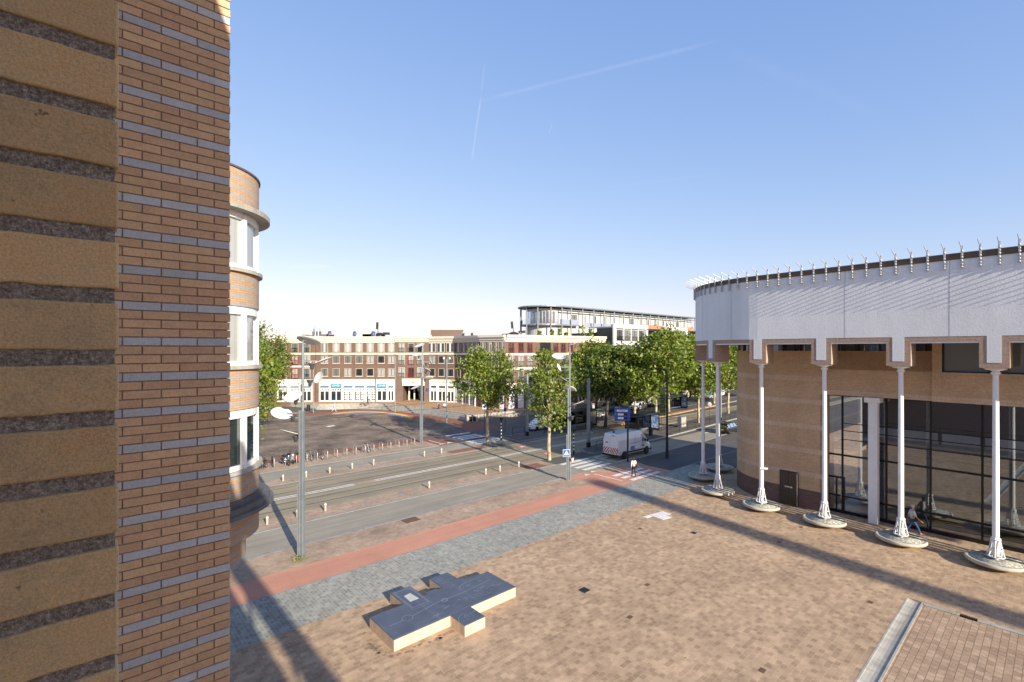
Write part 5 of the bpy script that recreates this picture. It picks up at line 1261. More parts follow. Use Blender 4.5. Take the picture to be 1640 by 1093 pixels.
bicycle('second dark bicycle at the left end of the stands, near the brick bay', P(13.9,50.5,.07), A+R(80), black)
motorbike('black motorcycle parked at the stands left of the red scooter', P(15.0,50.2,.07), TOV, M['darkmetal'])
motorbike('grey scooter parked between the black motorcycle and the red scooter', P(15.6,50.6,.07), TOV, M['greymetal'], 'motor_scooter')
motorbike('bright red scooter parked behind the nearest lamp pole', P(16.15,50.2,.07), TOV, M['red'], 'motor_scooter')
bicycle('grey bicycle parked just right of the nearest lamp pole', P(17.4,50.6,.07), TOV, M['greymetal'])
bicycle('dark bicycle standing alone in the hoops between lamp pole and empty stands', P(18.4,50.5,.07), TOV+.1, black)
bicycle('pale blue bicycle standing alone in the middle of the row of hoops', P(23.4,50.4,.07), TOV, plain('pale blue', (.45,.58,.62), .5))
# ---- masts
def mast(label, u, v, h, r, mat, z=.1, base=True, name='mast', head=None, lean=(0,0)):
    m_ = thing(name, label, 'mast' if name == 'mast' else 'street lamp', P(u,v,z), 0)
    MB().tube([(0,0,0),(lean[0],lean[1],h)], [r, r*.85], 12).build('shaft', M[mat], m_)
    if base: MB().tube([(0,0,.002),(0,0,.55)], r*1.15, 12).build('black_foot', M['blackmetal'], m_)
    if head == 'globe':
        for s_ in (-1, 1):
            MB().tube([(0,0,h-.3),(s_*.35,0,h-.15),(s_*.45,0,h-.05)], .03, 5).build('arm', M[mat], m_); MB().lathe([(.05,h-.05),(.17,h+.12),(.17,h+.2),(.04,h+.3)], c=(s_*.45,0), n=10).build('lantern', M['white'], m_)
    return m_
mast('thick grey tram mast on the near island, behind the striped beacon', 43.6, 35.9, 7.85, .22, 'greymetal', .14)
mast('grey tram mast on the far island between the two slim plane trees', 43.3, 45.8, 7.85, .2, 'greymetal', .14)
mast('slim grey mast standing in front of the passage block', 42.3, 79.2, 10.0, .11, 'greymetal', 0, False)
mast('slim grey mast before the steps, right of the far reflector lamp', 42.1, 62.5, 9.8, .11, 'greymetal', 0, False, 'lamp_mast', 'globe')
mast('slim grey mast with small lanterns near the left shops', 31.0, 88.0, 9.0, .11, 'greymetal', 0, False, 'lamp_mast', 'globe')
mast('grey tram mast far down the near island behind the bus shelter', 75, 35.3, 7.6, .16, 'greymetal', .14)
# arm lamp with banner
al = thing('arm_lamp', 'dark blue black street lamp with a bent arm, carrying a green banner', 'street lamp', P(45.4,27.0,.08), 0)
MB().tube([(0,0,0),(0,0,4)], [.16,.11], 12).tube([(0,0,4),(0,0,8.9),(-.12,0,9.1),(-.35,.0,9.18),(-.7,.0,9.25)], [.11,.085,.08,.06,.05], 10).build('pole', M['darkmetal'], al)
MB().obox((-.98,0,9.28),(.62,.2,.09)).build('lamp_head', M['darkmetal'], al, bevel=.02)
MB().tube([(0,0,2.4),(.6,.1,2.4)], .03, 6).build('bracket', M['darkmetal'], al)
bn = thing('banner', 'olive green hanging banner with dark vertical lettering on the lamp post', 'banner', P(45.4,27.0,.08)+Vector((-.13,0,4.35)), 0)
m = MB(); n = 8
for k in range(n):
    z0 = 2.95*k/n; z1 = 2.95*(k+1)/n; w0 = .03*math.sin(k*1.1); w1 = .03*math.sin((k+1)*1.1)
    m.add([(-.62,w0,z0),(-.02,w0,z0),(-.02,w1,z1),(-.62,w1,z1),(-.62,w0+.01,z0),(-.02,w0+.01,z0),(-.02,w1+.01,z1),(-.62,w1+.01,z1)], [(0,1,2,3),(5,4,7,6),(0,3,7,4),(1,5,6,2)])
m.build('cloth', cloth('olive green banner cloth', (.27,.33,.09)), bn)
text_obj("S'DAM", .66, M['blackmetal'], bn, (-.32,-.06,1.3), (R(90), R(-90), 0))
MB().tube([(-.66,0,2.98),(.1,0,2.98)], .015, 5).build('rod', M['greymetal'], bn)
# blue parking guidance sign
bs_ = thing('guidance_sign', 'blue parking guidance board with white panels on a dark post before the van', 'sign', P(40.8,28.6,.08), R(-6))
MB().tube([(0,0,0),(0,0,5.5)], .09, 10).build('post', M['darkmetal'], bs_)
bd = MB().box(-1.32,.22,-.30,-.10,4.15,5.42).build('board', M['blue'], bs_, bevel=.03)
for z, w0, w1, mt in ((5.15,-1.1,-.05,'white'),(4.78,-1.0,-.45,'white'),(4.42,-1.0,-.45,'white')): MB().box(w0,w1,-.315,-.302,z-.1,z+.1).build('text_panel', M['white'], bd)
for z in (4.78, 4.42): MB().box(-.42,-.08,-.315,-.302,z-.09,z+.09).build('display', M['blackmetal'], bd)
MB().box(-.9,-.3,-.32,-.316,5.12,5.17).build('panel_text', M['greymetal'], bd)
for z in (5.15, 4.78): text_obj('P', .17, M['white'], bd, (-1.2,-.31,z), (R(90),0,0))
# zebra beacons
for (u, v, lb) in ((39.8,34.8,'black and white striped beacon post right of the lamp pole with the blue sign'),(38.8,45.7,'black and white striped beacon post at the far side road crossing')):
    b_ = thing('beacon_post', lb, 'beacon', P(u,v,.1), 0, 'striped crossing beacons')
    m = MB()
    for k in range(11): m.lathe([(.075, .15+k*.2),(.075,.15+(k+1)*.2)], n=10, mi=k % 2)
    m.build('striped_post', [M['blackmetal'], M['white']], b_); MB().lathe([(.04,2.36),(.2,2.5),(.22,2.7),(.1,2.85)], n=12).build('lamp_globe', M['darkmetal'], b_); MB().lathe([(.12,0),(.12,.15)], n=10).build('foot', M['blackmetal'], b_)
# small blue/white signs
def post_sign(label, loc, h, kind='square', rot=0, col='blue'):
    s_ = thing('road_sign', label, 'traffic sign', loc, rot); MB().tube([(0,0,0),(0,0,h)], .035, 8).build('post', M['darkmetal'], s_)
    if kind == 'square':
        MB().box(-.27,.27,-.06,-.04,h-.62,h).build('plate', M['white'], s_); MB().lathe([(0,0),(.2,0),(.2,.01)], n=16, axis='y', c3=(0,-.073,h-.28)).build('blue_disc', M['blue'], s_)
    elif kind == 'disc':
        MB().lathe([(0,0),(.3,0),(.3,.02)], n=20, axis='y', c3=(0,-.07,h-.3)).build('plate', M['white'], s_); MB().lathe([(.2,0),(.23,0),(.23,.01),(.2,.01)], n=20, axis='y', c3=(0,-.085,h-.3)).build('ring', M['greymetal'], s_)
    else: MB().box(-.2,.2,-.06,-.04,h-.5,h).build('plate', M[col], s_)
    return s_
post_sign('white sign plate with a blue disc beside the young plane tree trunk', ray(776,693), 4.0-.2)
post_sign('small blue plate on a dark post at the edge of the side road', ray(809,692), 3.3, 'plate')
post_sign('round grey faced sign on a thin post between the theatre columns', ray(1136,676,.14), 3.0, 'disc')
post_sign('yellow and blue tram stop plate on a post beside the green banner', ray(1059,694,.14), 3.4, 'plate', 0, 'yellow')
post_sign('yellow tram stop plate on the dark column of the first shelter', ray(872,694,.14), 3.2, 'plate', 0, 'yellow')
# ---- tram shelters
def shelter(label, u, v, L_, ad=True, rot=0, adc='blue'):
    s_ = thing('tram_shelter', label, 'shelter', P(u,v,.14), A+rot)
    MB().box(-.2, L_+.2, -.2, 1.5, 2.45, 2.58).build('roof', M['darkmetal'], s_, bevel=.04)
    for x in (.1, L_*.5, L_-.1): MB().box(x-.05, x+.05, 1.22, 1.32, 0, 2.45).build('post', M['blackmetal'], s_)
    MB().box(.15, L_-.15, 1.26, 1.28, .3, 2.3).build('glass_wall', M['glass_clear'], s_)
    b_ = MB().box(.8, L_-1.2, .75, 1.1, .42, .48).build('bench', M['greymetal'], s_)
    MB().box(1.0,1.1,.9,.95,0,.42).box(L_-1.5,L_-1.4,.9,.95,0,.42).build('bench_leg', M['blackmetal'], b_)
    if ad:
        a_ = MB().box(L_-.1, L_+.05, -.05, 1.25, .1, 2.4).build('advert_case', M['blackmetal'], s_, bevel=.02)
        t_ = NT('poster print '+adc); base_ = {'blue': ((.05,.16,.50),(.45,.55,.65)), 'warm': ((.55,.35,.18),(.10,.25,.45))}[adc]
        c = t_.ramp(t_.noise(3.2, 3), [(.42, base_[0]), (.62, base_[1])]); pm2 = t_.out(c, .4)
        MB().box(L_-.12, L_-.101, .08, 1.12, .35, 2.2).build('poster', pm2, a_)
    return s_
shelter('tram shelter on the far island with white cars behind it', 47.9, 45.0, 8.4, True, R(-1), 'warm')
shelter('tram shelter on the near island with a blue poster, behind the van', 53.0, 36.3, 6.4, True, R(2))
shelter('distant tram shelter with a blue and white poster, right of the green banner', 77.5, 46.2, 8, True, R(3))
for (px, py, lb) in ((898+48,688,'dark litter bin right of the first tram shelter'),(1042,698,'dark litter bin beside the blue poster of the near shelter'),(494,658,'green litter bin by the slim mast near the left shops')):
    b_ = thing('litter_bin', lb, 'litter bin', ray(px,py,.1), .3); MB().lathe([(.25,0),(.30,.95)], n=12).build('body', M['darkmetal'], b_); MB().lathe([(.32,.951),(.32,1.0),(.15,1.1)], n=12).build('hood', M['blackmetal'], b_)
cb = thing('grey_cabinet', 'grey electric cabinet on the near tram island beside the railing', 'cabinet', ray(1092,684,.14), A); MB().box(-.7,.7,-.3,.3,0,1.5).build('case', M['greymetal'], cb, bevel=.03); MB().box(-.62,-.02,-.32,-.301,.1,1.4).box(.02,.62,-.32,-.301,.1,1.4).build('door', M['concrete'], cb)
# railings
def railing(label, path, h=1.0, step=2.0, z=.14):
    r_ = thing('railing', label, 'railing', P(0,0,z), A); ps = MB(); tp = MB()
    for a, b in zip(path, path[1:]):
        a = Vector((*a,0)); b = Vector((*b,0)); n_ = max(1, int((b-a).length/step))
        for k in range(n_): c = a.lerp(b, k/n_); ps.tube([c, c+Vector((0,0,h))], .03, 5)
        tp.tube([a+Vector((0,0,h)), b+Vector((0,0,h))], .035, 5); tp.tube([a+Vector((0,0,.25)), b+Vector((0,0,.25))], .018, 4)
    pst = ps.build('posts', M['darkmetal'], r_); tp.build('rails', M['darkmetal'], r_)
railing('dark railing along the back of the far tram island', [(42,47.2),(50,46.7),(60,46.6),(76,47.8),(110,50)])
railing('dark railing along the road edge of the near tram island', [(58.5,34.2),(70,34.6),(90,36),(120,38)])
railing('short dark railing at the head of the near tram island beside the zebra', [(42.6,34.0),(45.5,34.0),(48.5,34.1)], 1.0, 1.4)
railing('thin railing on the terrace edge above the side road', [UV(ray(785,668,.95)), UV(ray(840,662,.95)), UV(ray(900,656,.95)), UV(ray(960,649,.95))], .9, 2.0, .95)
railing('thin railing before the left wing of the terrace', [UV(ray(447,655,.3)), UV(ray(500,655,.3))], .9, 2.4, .3)
# block at the end of the steps
bl = thing('stone_block', 'square stone end block at the right end of the steps', 'stone block', ray(755,676), .3); MB().box(-.9,.9,-.7,.7,0,1.15).build('block', M['concrete'], bl, bevel=.04); MB().box(-.5,-.05,-.72,-.701,.15,.95).box(.1,.55,-.72,-.701,.15,.95).build('recess', M['blackmetal'], bl)  # black faces stand in for the shade inside two recesses
# flower pot with red flowers by shelter
fp = thing('flower_bucket', 'white bucket with red flowers on top of the first tram shelter', 'flower bucket', P(56.2,45.4,2.75), 0); MB().lathe([(.18,0),(.30,.7)], n=12).build('bucket', M['white'], fp); bush_mesh(.3,.35,40,9,size=.1).build('flowers', M['red'], fp).location.z = .7
# ================================================================= vehicles
def cyl_wheel(r, w_):
    t_ = MB().lathe([(r*.62,-w_/2),(r*.92,-w_/2),(r,-w_*.35),(r,w_*.35),(r*.92,w_/2),(r*.62,w_/2)], n=22, axis='y').mesh('wheel', [M['rubber']])
    q = MB().lathe([(0,-w_*.42),(r*.62,-w_*.46),(r*.62,w_*.46),(0,w_*.42)], n=22, axis='y')
    return t_, q.mesh('rim', [M['chrome']])
cw = cyl_wheel(.32, .2); vw = cyl_wheel(.34, .22)
def put_wheel(parent, ms, x, y, z):
    o = bpy.data.objects.new('wheel', ms[0]); COL.objects.link(o); o.parent = parent; o.location = (x,y,z); q = bpy.data.objects.new('rim', ms[1]); COL.objects.link(q); q.parent = o
def carpaint(name, c):
    m = plain(name, c, .28, 0, var=.04); m.node_tree.nodes['Principled BSDF'].inputs['Coat Weight'].default_value = .6; return m
def car(label, u, v, rot, col, plate='yellow'):
    c = thing('parked_car', label, 'car', P(u,v,0.01), A+rot)
    st_ = [(-2.0,.70,.42,.82),(-1.93,.82,.30,.95),(-1.4,.86,.22,.98),(0,.87,.20,.96),(.9,.86,.20,.92),(1.5,.84,.22,.84),(1.95,.78,.26,.70),(2.06,.62,.36,.60)]
    body = MB(); body.add(*loft(st_, .9)); body.build('body', col, c, bevel=.03)
    gh = MB(); pts = []
    for (x, w_, z1) in ((-1.95,.70,1.0),(-1.55,.64,1.40),(-.9,.64,1.47),(.1,.63,1.46),(.45,.64,1.38),(1.15,.72,.92)):
        pts += [(x,-.80 if x > -1.9 else -.72,.93),(x,-w_,z1),(x,w_,z1),(x,.80 if x > -1.9 else .72,.93)]
    gh.add(pts, [(i*4+k, i*4+k+1, i*4+k+5, i*4+k+4) for i in range(5) for k in range(3)]+[(3,2,1,0),(20,21,22,23)]); gh.build('windows', M['carglass'], c)
    rf = MB(); rf.add(*loft([(-1.75,.60,1.33,1.36),(-1.5,.63,1.42,1.45),(-.9,.64,1.475,1.51),(.1,.63,1.465,1.50),(.42,.62,1.40,1.43)], .95)); rf.build('roof', col, c, bevel=.01)
    pl = MB()
    for s_ in (-1, 1):
        pl.tube([(1.2,s_*.76,.93),(.44,s_*.645,1.40),(.1,s_*.64,1.475),(-1.5,s_*.65,1.425),(-1.93,s_*.74,.98)], .035, 5); pl.tube([(-.15,s_*.79,.94),(-.2,s_*.655,1.47)], .035, 5); pl.tube([(-1.1,s_*.79,.95),(-1.25,s_*.655,1.45)], .05, 5)
    pl.build('pillars', col, c)
    for x in (-1.28, 1.3):
        for y in (-.76, .76): put_wheel(c, cw, x, y, .32)
    for s_ in (-1, 1):
        MB().obox((1.93,s_*.58,.66),(.16,.30,.13)).build('headlight', M['chrome'], c, bevel=.02); MB().obox((-1.95,s_*.68,.82),(.10,.16,.22)).build('taillight', M['red'], c, bevel=.02); MB().ell((.72,s_*.93,.98),(.09,.08,.06),8,6).build('mirror', M['blackmetal'], c)
    MB().obox((2.07,0,.42),(.02,.5,.11)).build('front_plate', M[plate], c); MB().obox((-2.02,0,.62),(.02,.5,.11)).build('rear_plate', M[plate], c); MB().obox((2.04,0,.52),(.05,.9,.09)).build('grille', M['blackmetal'], c)
    return c
wp_ = carpaint('white car paint', (.75,.76,.77)); gp_ = carpaint('grey car paint', (.12,.135,.15)); kp = carpaint('black car paint', (.015,.015,.018)); sp_ = carpaint('silver car paint', (.38,.42,.46)); bp_ = carpaint('blue car paint', (.05,.16,.28))
car('white hatchback half hidden behind the first tram shelter', 48.6, 48.9, R(180), wp_)
car('white compact car with black windows right of the first tram shelter', 63.2, 50.9, R(180), wp_)
car('white hatchback parked right of the blue sign behind a tree trunk', 78.3, 52.6, R(184), wp_)
car('grey car parked behind the white hatchback beside the green banner', 86.0, 53.6, R(184), sp_)
car('dark blue car between the leaning dark trunk and the white hatchback', 72.5, 55.2, R(200), bp_)
car('black car driving on the near road just left of the brick drum', 65.8, 29.9, R(180+180), kp)
car('silver car far down the avenue between the theatre columns', 108, 50.3+3, R(184), sp_)
car('second distant pale car on the avenue between the theatre columns', 114.5, 51+3.5, R(184), wp_)
# white service van
vn = thing('service_van', 'white high roof service van with red and white rear chevrons near the zebra', 'van', P(43.9,30.75,.01), A+R(-1))
vst = [(-3.02,.86,.48,2.30),(-2.98,.94,.42,2.48),(-2.85,.97,.38,2.60),(-1.0,.98,.38,2.66),(.9,.98,.38,2.64),(1.35,.97,.38,2.52),(1.75,.96,.38,2.10),(2.25,.95,.38,1.42),(2.75,.90,.40,1.18),(2.98,.80,.45,1.0),(3.03,.66,.52,.85)]
MB().add(*loft(vst, .84)).build('body', carpaint('white van paint', (.78,.80,.82)), vn, bevel=.05, seg=3)
sk = MB().box(-3.06,-2.9,-.93,.93,.34,.52); sk.box(2.85,3.1,-.84,.84,.34,.55)
for s_ in (-1,1): sk.box(-2.6,-2.35+0,.0,.0,0,0) if False else sk.box(-1.72,1.6,s_*.985-.015,s_*.985+.015,.55,.70)
sk.build('bumper_trim', M['rubber'], vn)
ws = MB(); ws.add([(1.45,-.78,2.42),(1.45,.78,2.42),(2.28,.86,1.46),(2.28,-.86,1.46)], [(0,3,2,1)]); o = ws.build('windscreen', M['carglass'], vn); o.location = (.03,0,.03)
for s_ in (-1,1):
    sw1 = MB(); y = s_*1.0; sw1.add([(1.15,y*.975,2.25),(1.62,y*.965,2.12),(2.12,y*.975,1.50),(1.95,y*.985,1.42),(1.15,y*.995,1.42)], [(0,1,2,3,4)] if s_ < 0 else [(4,3,2,1,0)]); sw1.build('side_window', M['carglass'], vn)
    MB().obox((1.95,s_*1.12,1.50),(.12,.16,.30)).build('mirror', M['rubber'], vn, bevel=.03); MB().obox((2.93,s_*.66,.86),(.12,.24,.26)).build('headlight', M['chrome'], vn, bevel=.03)
    MB().obox((-3.0,s_*.90,1.02),(.08,.10,.42)).build('taillight', M['red'], vn, bevel=.02)
    MB().obox((0,s_*.984,1.48),(1.7,.012,.04)).obox((.98,s_*.984,1.45),(.012,.012,1.6)).obox((-.1,s_*.984,1.4),(.012,.012,1.7)).build('door_rail', M['rubber'], vn)
    for x in (-1.85, 2.02):
        ar = MB(); ar.lathe([(.0,0),(.43,0),(.43,.02)], n=24, axis='y', c3=(x, s_*.965-(.0 if s_<0 else .0), .44)); ar.build('wheel_arch', M['rubber'], vn); put_wheel(vn, vw, x, s_*.92, .34)
# chevrons on the rear
cv = MB(); 
for s_ in (-1, 1):
    for k in range(-2, 4):
        q0 = k*.30; q1 = q0+.15; sl = .5/.62
        poly = []
        def yy(q, z): return q+(1.22-z)*sl
        for z in (.60, .705, .81, .915, 1.01, 1.115, 1.22): poly.append((max(.02, min(.9, yy(q0, z))), max(.02, min(.9, yy(q1, z))), z))
        for A_, B_ in zip(poly, poly[1:]):
            if A_[1]-A_[0] < .01 and B_[1]-B_[0] < .01: continue
            cv.add([(-3.066, s_*A_[0], A_[2]), (-3.066, s_*A_[1], A_[2]), (-3.066, s_*B_[1], B_[2]), (-3.066, s_*B_[0], B_[2])], [(0,1,2,3)])
pn = MB().box(-3.062,-2.97,-.91,.91,.56,1.26).build('rear_panel', M['white'], vn); cv.build('chevron_stripes', M['red'], pn)
MB().box(-3.075,-3.063,-.62,-.12,.60,.72).build('number_plate', M['yellow'], vn)
MB().box(-3.02,-3.0,-.006,.006,1.27,2.45).box(-3.04,-3.0,-.5,-.2,2.40,2.46).build('door_seam', M['rubber'], vn)
MB().box(-3.03,-3.005,.28,.62,1.62,1.74).build('van_emblem', M['blue'], vn)
MB().obox((-.55,-.99,.98),(.62,.012,.34)).build('blue_sticker', M['blue'], vn); text_obj('avo', .22, M['white'], vn, (-.55,-1.0,.98), (R(90),0,0))
em = MB().lathe([(.0,0),(.25,0),(.25,.012)], n=20, axis='y', c3=(1.38,-1.005,1.12)).build('round_badge', plain('orange badge', (.50,.20,.02), .4), vn); MB().lathe([(0,0),(.16,0),(.16,.01)], n=16, axis='y', c3=(1.38,-1.014,1.12)).build('badge_core', M['white'], em); MB().obox((1.38,-1.02,1.12),(.06,.01,.22)).build('badge_mark', M['blackmetal'], em)
rfm = MB().lathe([(.10,2.64),(.10,2.74),(.03,2.8)], c=(-2.3,.1), n=12); rfm.build('roof_beacon', M['rubber'], vn); MB().obox((.6,0,2.68),(.5,.9,.05)).build('roof_hatch', M['greymetal'], vn, bevel=.02)
# ================================================================= people
def skin_mesh(joints, edges, radii, mat, sub=1):
    me = bpy.data.meshes.new('tmp'); names = list(joints); idx = {n: i for i, n in enumerate(names)}
    me.from_pydata([tuple(joints[n]) for n in names], [(idx[a], idx[b]) for a, b in edges], [])
    o = bpy.data.objects.new('tmp', me); COL.objects.link(o); s_ = o.modifiers.new('s', 'SKIN'); s_.use_smooth_shade = True
    for n in names:
        r_ = radii[n]; me.skin_vertices[0].data[idx[n]].radius = (r_, r_) if not isinstance(r_, tuple) else r_
    sb = o.modifiers.new('b', 'SUBSURF'); sb.levels = sub; sb.render_levels = sub
    bpy.context.view_layer.update(); dg = bpy.context.evaluated_depsgraph_get(); out = bpy.data.meshes.new_from_object(o.evaluated_get(dg))
    bpy.data.objects.remove(o); out.materials.clear(); out.materials.append(mat); return out
def person(label, loc, rot, H=1.75, stride=.32, armsw=.25, shirt=(.6,.6,.6), legs=(.05,.08,.16), hair=(.08,.05,.03), skirt=False, longhair=False, sleeve=True, sit=False, shoe=(.05,.04,.04), coat=False):
    p = thing('person', label, 'person', loc, rot); k = H/1.75; V = lambda x, y, z: Vector((x*k, y*k, z*k))
    J = {}; hz = .92 if not sit else .50
    J['pelvis'] = V(0,0,hz+.03); J['spine'] = V(.0,0,hz+.22); J['chest'] = V(.02,0,hz+.44); J['neck'] = V(.03,0,hz+.58); J['jaw'] = V(.05,0,hz+.66); J['skull'] = V(.055,0,hz+.76)
    E_ = [('pelvis','spine'),('spine','chest'),('chest','neck'),('neck','jaw'),('jaw','skull')]
    Rr = dict(pelvis=(.13,.105), spine=(.12,.10), chest=(.15,.11), neck=.052, jaw=.075, skull=.088)
    for s_, n_ in ((-1,'r'),(1,'l')):
        f = s_*stride
        if sit: kn = V(.42, s_*.14, .50); an = V(.40, s_*.14, .10)
        else: kn = V(f*.55+.04, s_*.09, .50); an = V(f*1.0 if f > 0 else f*1.25, s_*.09, .09 if f > 0 else .13)
        J['hip'+n_] = V(0, s_*.09, hz-.02); J['knee'+n_] = kn; J['ankle'+n_] = an; J['toe'+n_] = an+V(.17,0,-.05)
        E_ += [('pelvis','hip'+n_),('hip'+n_,'knee'+n_),('knee'+n_,'ankle'+n_),('ankle'+n_,'toe'+n_)]
        a_ = -s_*armsw
        sh = V(.02, s_*.175, hz+.50); el = V(.0+a_*.45, s_*.235, hz+.22); wr = V(.10+a_*.95, s_*.235, hz-.01+abs(a_)*.12)
        if sit: wr = V(.28, s_*.15, .62)
        J['sho'+n_] = sh; J['elb'+n_] = el; J['wri'+n_] = wr; d = (wr-el).normalized(); J['palm'+n_] = wr+d*.075*k
        E_ += [('chest','sho'+n_),('sho'+n_,'elb'+n_),('elb'+n_,'wri'+n_),('wri'+n_,'palm'+n_)]
        for q in range(4):
            o_ = Vector(((q-1.5)*.021*k, 0, 0)); J['f%d%s' % (q,n_)] = J['palm'+n_]+o_+d*(.035+.01*(q in (1,2)))*k; J['g%d%s' % (q,n_)] = J['palm'+n_]+o_*1.1+d*(.07+.012*(q in (1,2)))*k+Vector((.012*k, -s_*.012*k, 0)); E_ += [('palm'+n_,'f%d%s' % (q,n_)),('f%d%s' % (q,n_),'g%d%s' % (q,n_))]
            Rr['f%d%s' % (q,n_)] = .0095; Rr['g%d%s' % (q,n_)] = .008
        J['th'+n_] = wr+d*.03*k+Vector((.04*k, -s_*.01*k, 0)); J['tj'+n_] = J['th'+n_]+d*.035*k; E_ += [('wri'+n_,'th'+n_),('th'+n_,'tj'+n_)]; Rr['th'+n_] = .011; Rr['tj'+n_] = .009
        Rr.update({'hip'+n_:.085,'knee'+n_:.055,'ankle'+n_:.038,'toe'+n_:.035,'sho'+n_:.058,'elb'+n_:.038,'wri'+n_:.026,'palm'+n_:(.034,.018)})
    sc = lambda d_: {a: (tuple(x*k for x in b) if isinstance(b, tuple) else b*k) for a, b in d_.items()}
    me = skin_mesh(J, E_, sc(Rr), M['skin'])
    o = bpy.data.objects.new('body', me); COL.objects.link(o); o.parent = p
    bmh = MB(); hd = J['skull']; bmh.ell(hd+V(.086,0,-.015), (.022*k,.015*k,.028*k), 8, 6); bmh.ell(hd+V(0,.083,-.01), (.02*k,.012*k,.03*k), 8, 6); bmh.ell(hd+V(0,-.083,-.01), (.02*k,.012*k,.03*k), 8, 6); bmh.ell(hd+V(.072,0,-.065), (.016*k,.028*k,.008*k), 8, 5)
    # merge the face pieces into the body mesh
    bm = bmesh.new(); bm.from_mesh(me); tmp = bmh.mesh('t', [M['skin']]); bm.from_mesh(tmp); bm.to_mesh(me); bm.free()
    for f_ in me.polygons: f_.use_smooth = True
    ey = MB(); ey.ell(hd+V(.078,.03,.012), (.012*k,.012*k,.008*k), 6, 5); ey.ell(hd+V(.078,-.03,.012), (.012*k,.012*k,.008*k), 6, 5); ey.build('eyes', M['blackmetal'], p)
    sub = lambda ns: ({n: J[n] for n in ns}, [e for e in E_ if e[0] in ns and e[1] in ns])
    ln = ['pelvis'] + [a+b for b in 'rl' for a in ('hip','knee','ankle')]
    j_, e_ = sub(ln); r2 = {n: (Rr[n] if not isinstance(Rr[n], tuple) else Rr[n][0])*k for n in ln}; r2 = {n: (r2[n]+.016*k if 'ankle' in n else r2[n]+.014*k) for n in ln}; r2['pelvis'] = (.145*k,.12*k)
    o = bpy.data.objects.new('trousers', skin_mesh(j_, e_, r2, cloth('trouser cloth', legs))); COL.objects.link(o); o.parent = p
    tn = ['pelvis','spine','chest'] + [a+b for b in 'rl' for a in (('sho','elb','wri') if sleeve else ('sho','elb'))]
    j_, e_ = sub(tn); j_ = dict(j_); j_['pelvis'] = J['pelvis']+V(0,0,-.0 if not coat else -.12); j_['neckb'] = J['neck']-V(0,0,.03); e_ = e_+[('chest','neckb')]
    r3 = {n: (tuple(x+.018 for x in Rr[n]) if isinstance(Rr.get(n), tuple) else Rr.get(n, .05)+.016) for n in j_}; r3['neckb'] = .055
    o = bpy.data.objects.new('coat' if coat else 'shirt', skin_mesh(j_, e_, sc(r3), cloth('top cloth', shirt))); COL.objects.link(o); o.parent = p
    hr = MB(); hr.ell(hd+V(-.018,0,.022), (.098*k,.094*k,.098*k), 14, 9)
    if longhair: hr.ell(hd+V(-.06,0,-.14), (.055*k,.085*k,.19*k), 12, 8)
    hr.build('hair', cloth('hair', hair), p)
    for n_ in 'rl': MB().obox(J['ankle'+n_]+V(.07,0,-.045), (.27*k,.095*k,.085*k)).build('shoe', cloth('shoe leather', shoe), p, bevel=.03)
    return p
w1 = person('woman with long dark hair in a white blouse and black trousers walking over the zebra', ray(1015,764,.09), R(100), 1.70, .16, .12, (.75,.74,.72), (.012,.012,.015), (.035,.02,.012), longhair=True)
hb_ = thing('shoulder_bag', 'brown bag held at the right side of the woman on the zebra', 'bag', ray(1015,764,.09)+Vector((.30,.02,.86)), R(100)); MB().box(-.17,.17,-.05,.05,0,.24).build('pouch', cloth('brown leather', (.12,.06,.04)), hb_, bevel=.03); MB().tube([(-.14,0,.24),(-.08,0,.45),(.08,0,.45),(.14,0,.24)], .012, 6).build('strap', cloth('brown strap', (.12,.06,.04)), hb_)
w2 = person('bald man with pale short sleeved shirt and blue jeans striding beside the glass foyer', ray(1461,857,.08), R(-20), 1.80, .42, .22, (.62,.58,.56), (.03,.075,.16), (.55,.50,.46), sleeve=False, shoe=(.20,.06,.03))
for c_ in w2.children:
    if c_.name.startswith('hair'): c_.scale = (1,1,1); c_.location = (-.012,0,-.012)
person('person in pale blue clothes walking before the left shops beside the rainbow', ray(535,661), R(10), 1.75, .35, .2, (.60,.62,.68), (.42,.48,.62), (.3,.25,.2))
person('person in dark clothes with a backpack standing on the steps', P(46.7,71.9,.35), R(-60), 1.75, .12, .1, (.02,.022,.03), (.02,.02,.03), (.03,.02,.02), coat=True)
bk = thing('backpack', 'grey backpack worn by the dark dressed person on the steps', 'backpack', P(46.7,71.9,.35)+Vector((-.12,-.22,1.1)), R(-60)); MB().ell((0,0,.15),(.11,.15,.24),10,8).build('sack', cloth('grey nylon', (.22,.25,.30)), bk); MB().box(.05,.1,-.12,-.08,0,.35).box(.05,.1,.08,.12,0,.35).build('strap', M['rubber'], bk)
person('person in a white top sitting on the upper step beside the standing one', P(49.0,73.4,.52), R(-70), 1.7, 0, 0, (.70,.66,.62), (.02,.02,.025), (.06,.04,.03), sit=True)
cy = ray(588,648,.95)
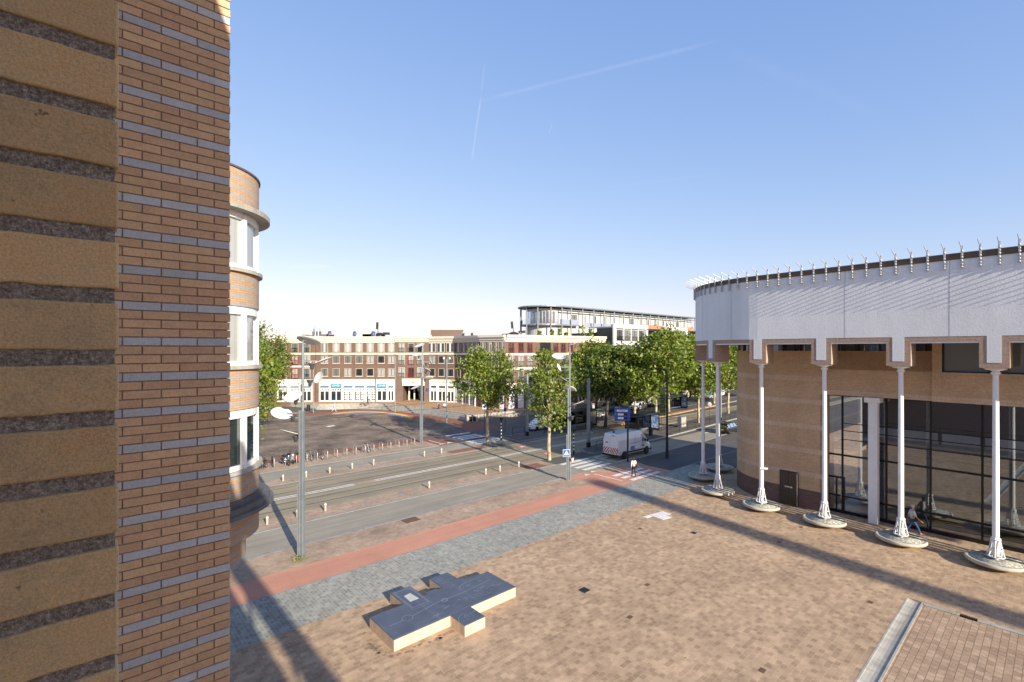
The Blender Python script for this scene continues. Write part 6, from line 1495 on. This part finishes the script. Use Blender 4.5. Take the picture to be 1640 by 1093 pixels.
bicycle('bicycle ridden by the cyclist before the blue and white shops', cy, R(200), black)
person('cyclist in a dark top riding before the blue and white shops', cy+Vector((.1,0,.15)), R(200), 1.72, .12, -.05, (.10,.05,.07), (.03,.03,.04), (.35,.22,.12))
tb = thing('shopping_bag', 'pale yellow bag hanging on the handlebar of the cyclist', 'bag', cy+Vector((-.55,-.1,.55)), 0); MB().ell((0,0,.15),(.2,.14,.2),10,8).build('sack', plain('pale yellow cloth', (.7,.68,.35), .8), tb); MB().tube([(-.1,0,.3),(0,0,.45),(.1,0,.3)], .012, 5).build('handle', M['white'], tb)
# ---- bird bath details: small bits that make the street lived in
rg_ = random.Random(9); m = MB()
for k in range(150):
    u = rg_.uniform(6, 33); v = rg_.uniform(5, 28.5)
    if 19.5 < u and v < 5: continue
    a = rg_.uniform(0, 6.28); c = Vector((u, v, .088)); x = Vector((math.cos(a), math.sin(a), 0))*rg_.uniform(.02,.05); y = Vector((-x.y, x.x, .01))*.6
    m.add([c-x, c-y, c+x, c+y], [(0,1,2,3)])
o = m.build('fallen_leaves', plain('dry leaf', (.30,.20,.08), .9, var=.4)); o.rotation_euler = (0,0,A); tag(o, 'dry leaves and crumbs scattered over the plaza', 'leaves', kind='stuff')

# overhead contact wires of the tramway
def wire(label, pts, r=.014):
    o = MB().tube(pts, r, 5).build('overhead_wire', M['blackmetal']); tag(o, label, 'overhead wire', 'wires above the tram lanes')
wire('contact wire above the near tram lane, strung along the street', [P(-30,37.1,6.1), P(43.5,37.1,6.0), P(75,37.8,6.0), P(120,40,6.0)])
wire('contact wire above the far tram lane, strung along the street', [P(-30,41.3,6.1), P(43.5,41.3,6.0), P(75,42,6.0), P(120,44,6.0)])
wire('span wire tied between the two grey tram masts across the lanes', [P(43.6,36.1,7.3), P(43.5,39,6.55), P(43.4,42.5,6.55), P(43.3,45.6,7.3)])
wire('thin span wire from the far mast to the corner building', [P(43.3,45.8,7.6), P(50,55,8.0), Vector((-3.4,85.6,9.6))])
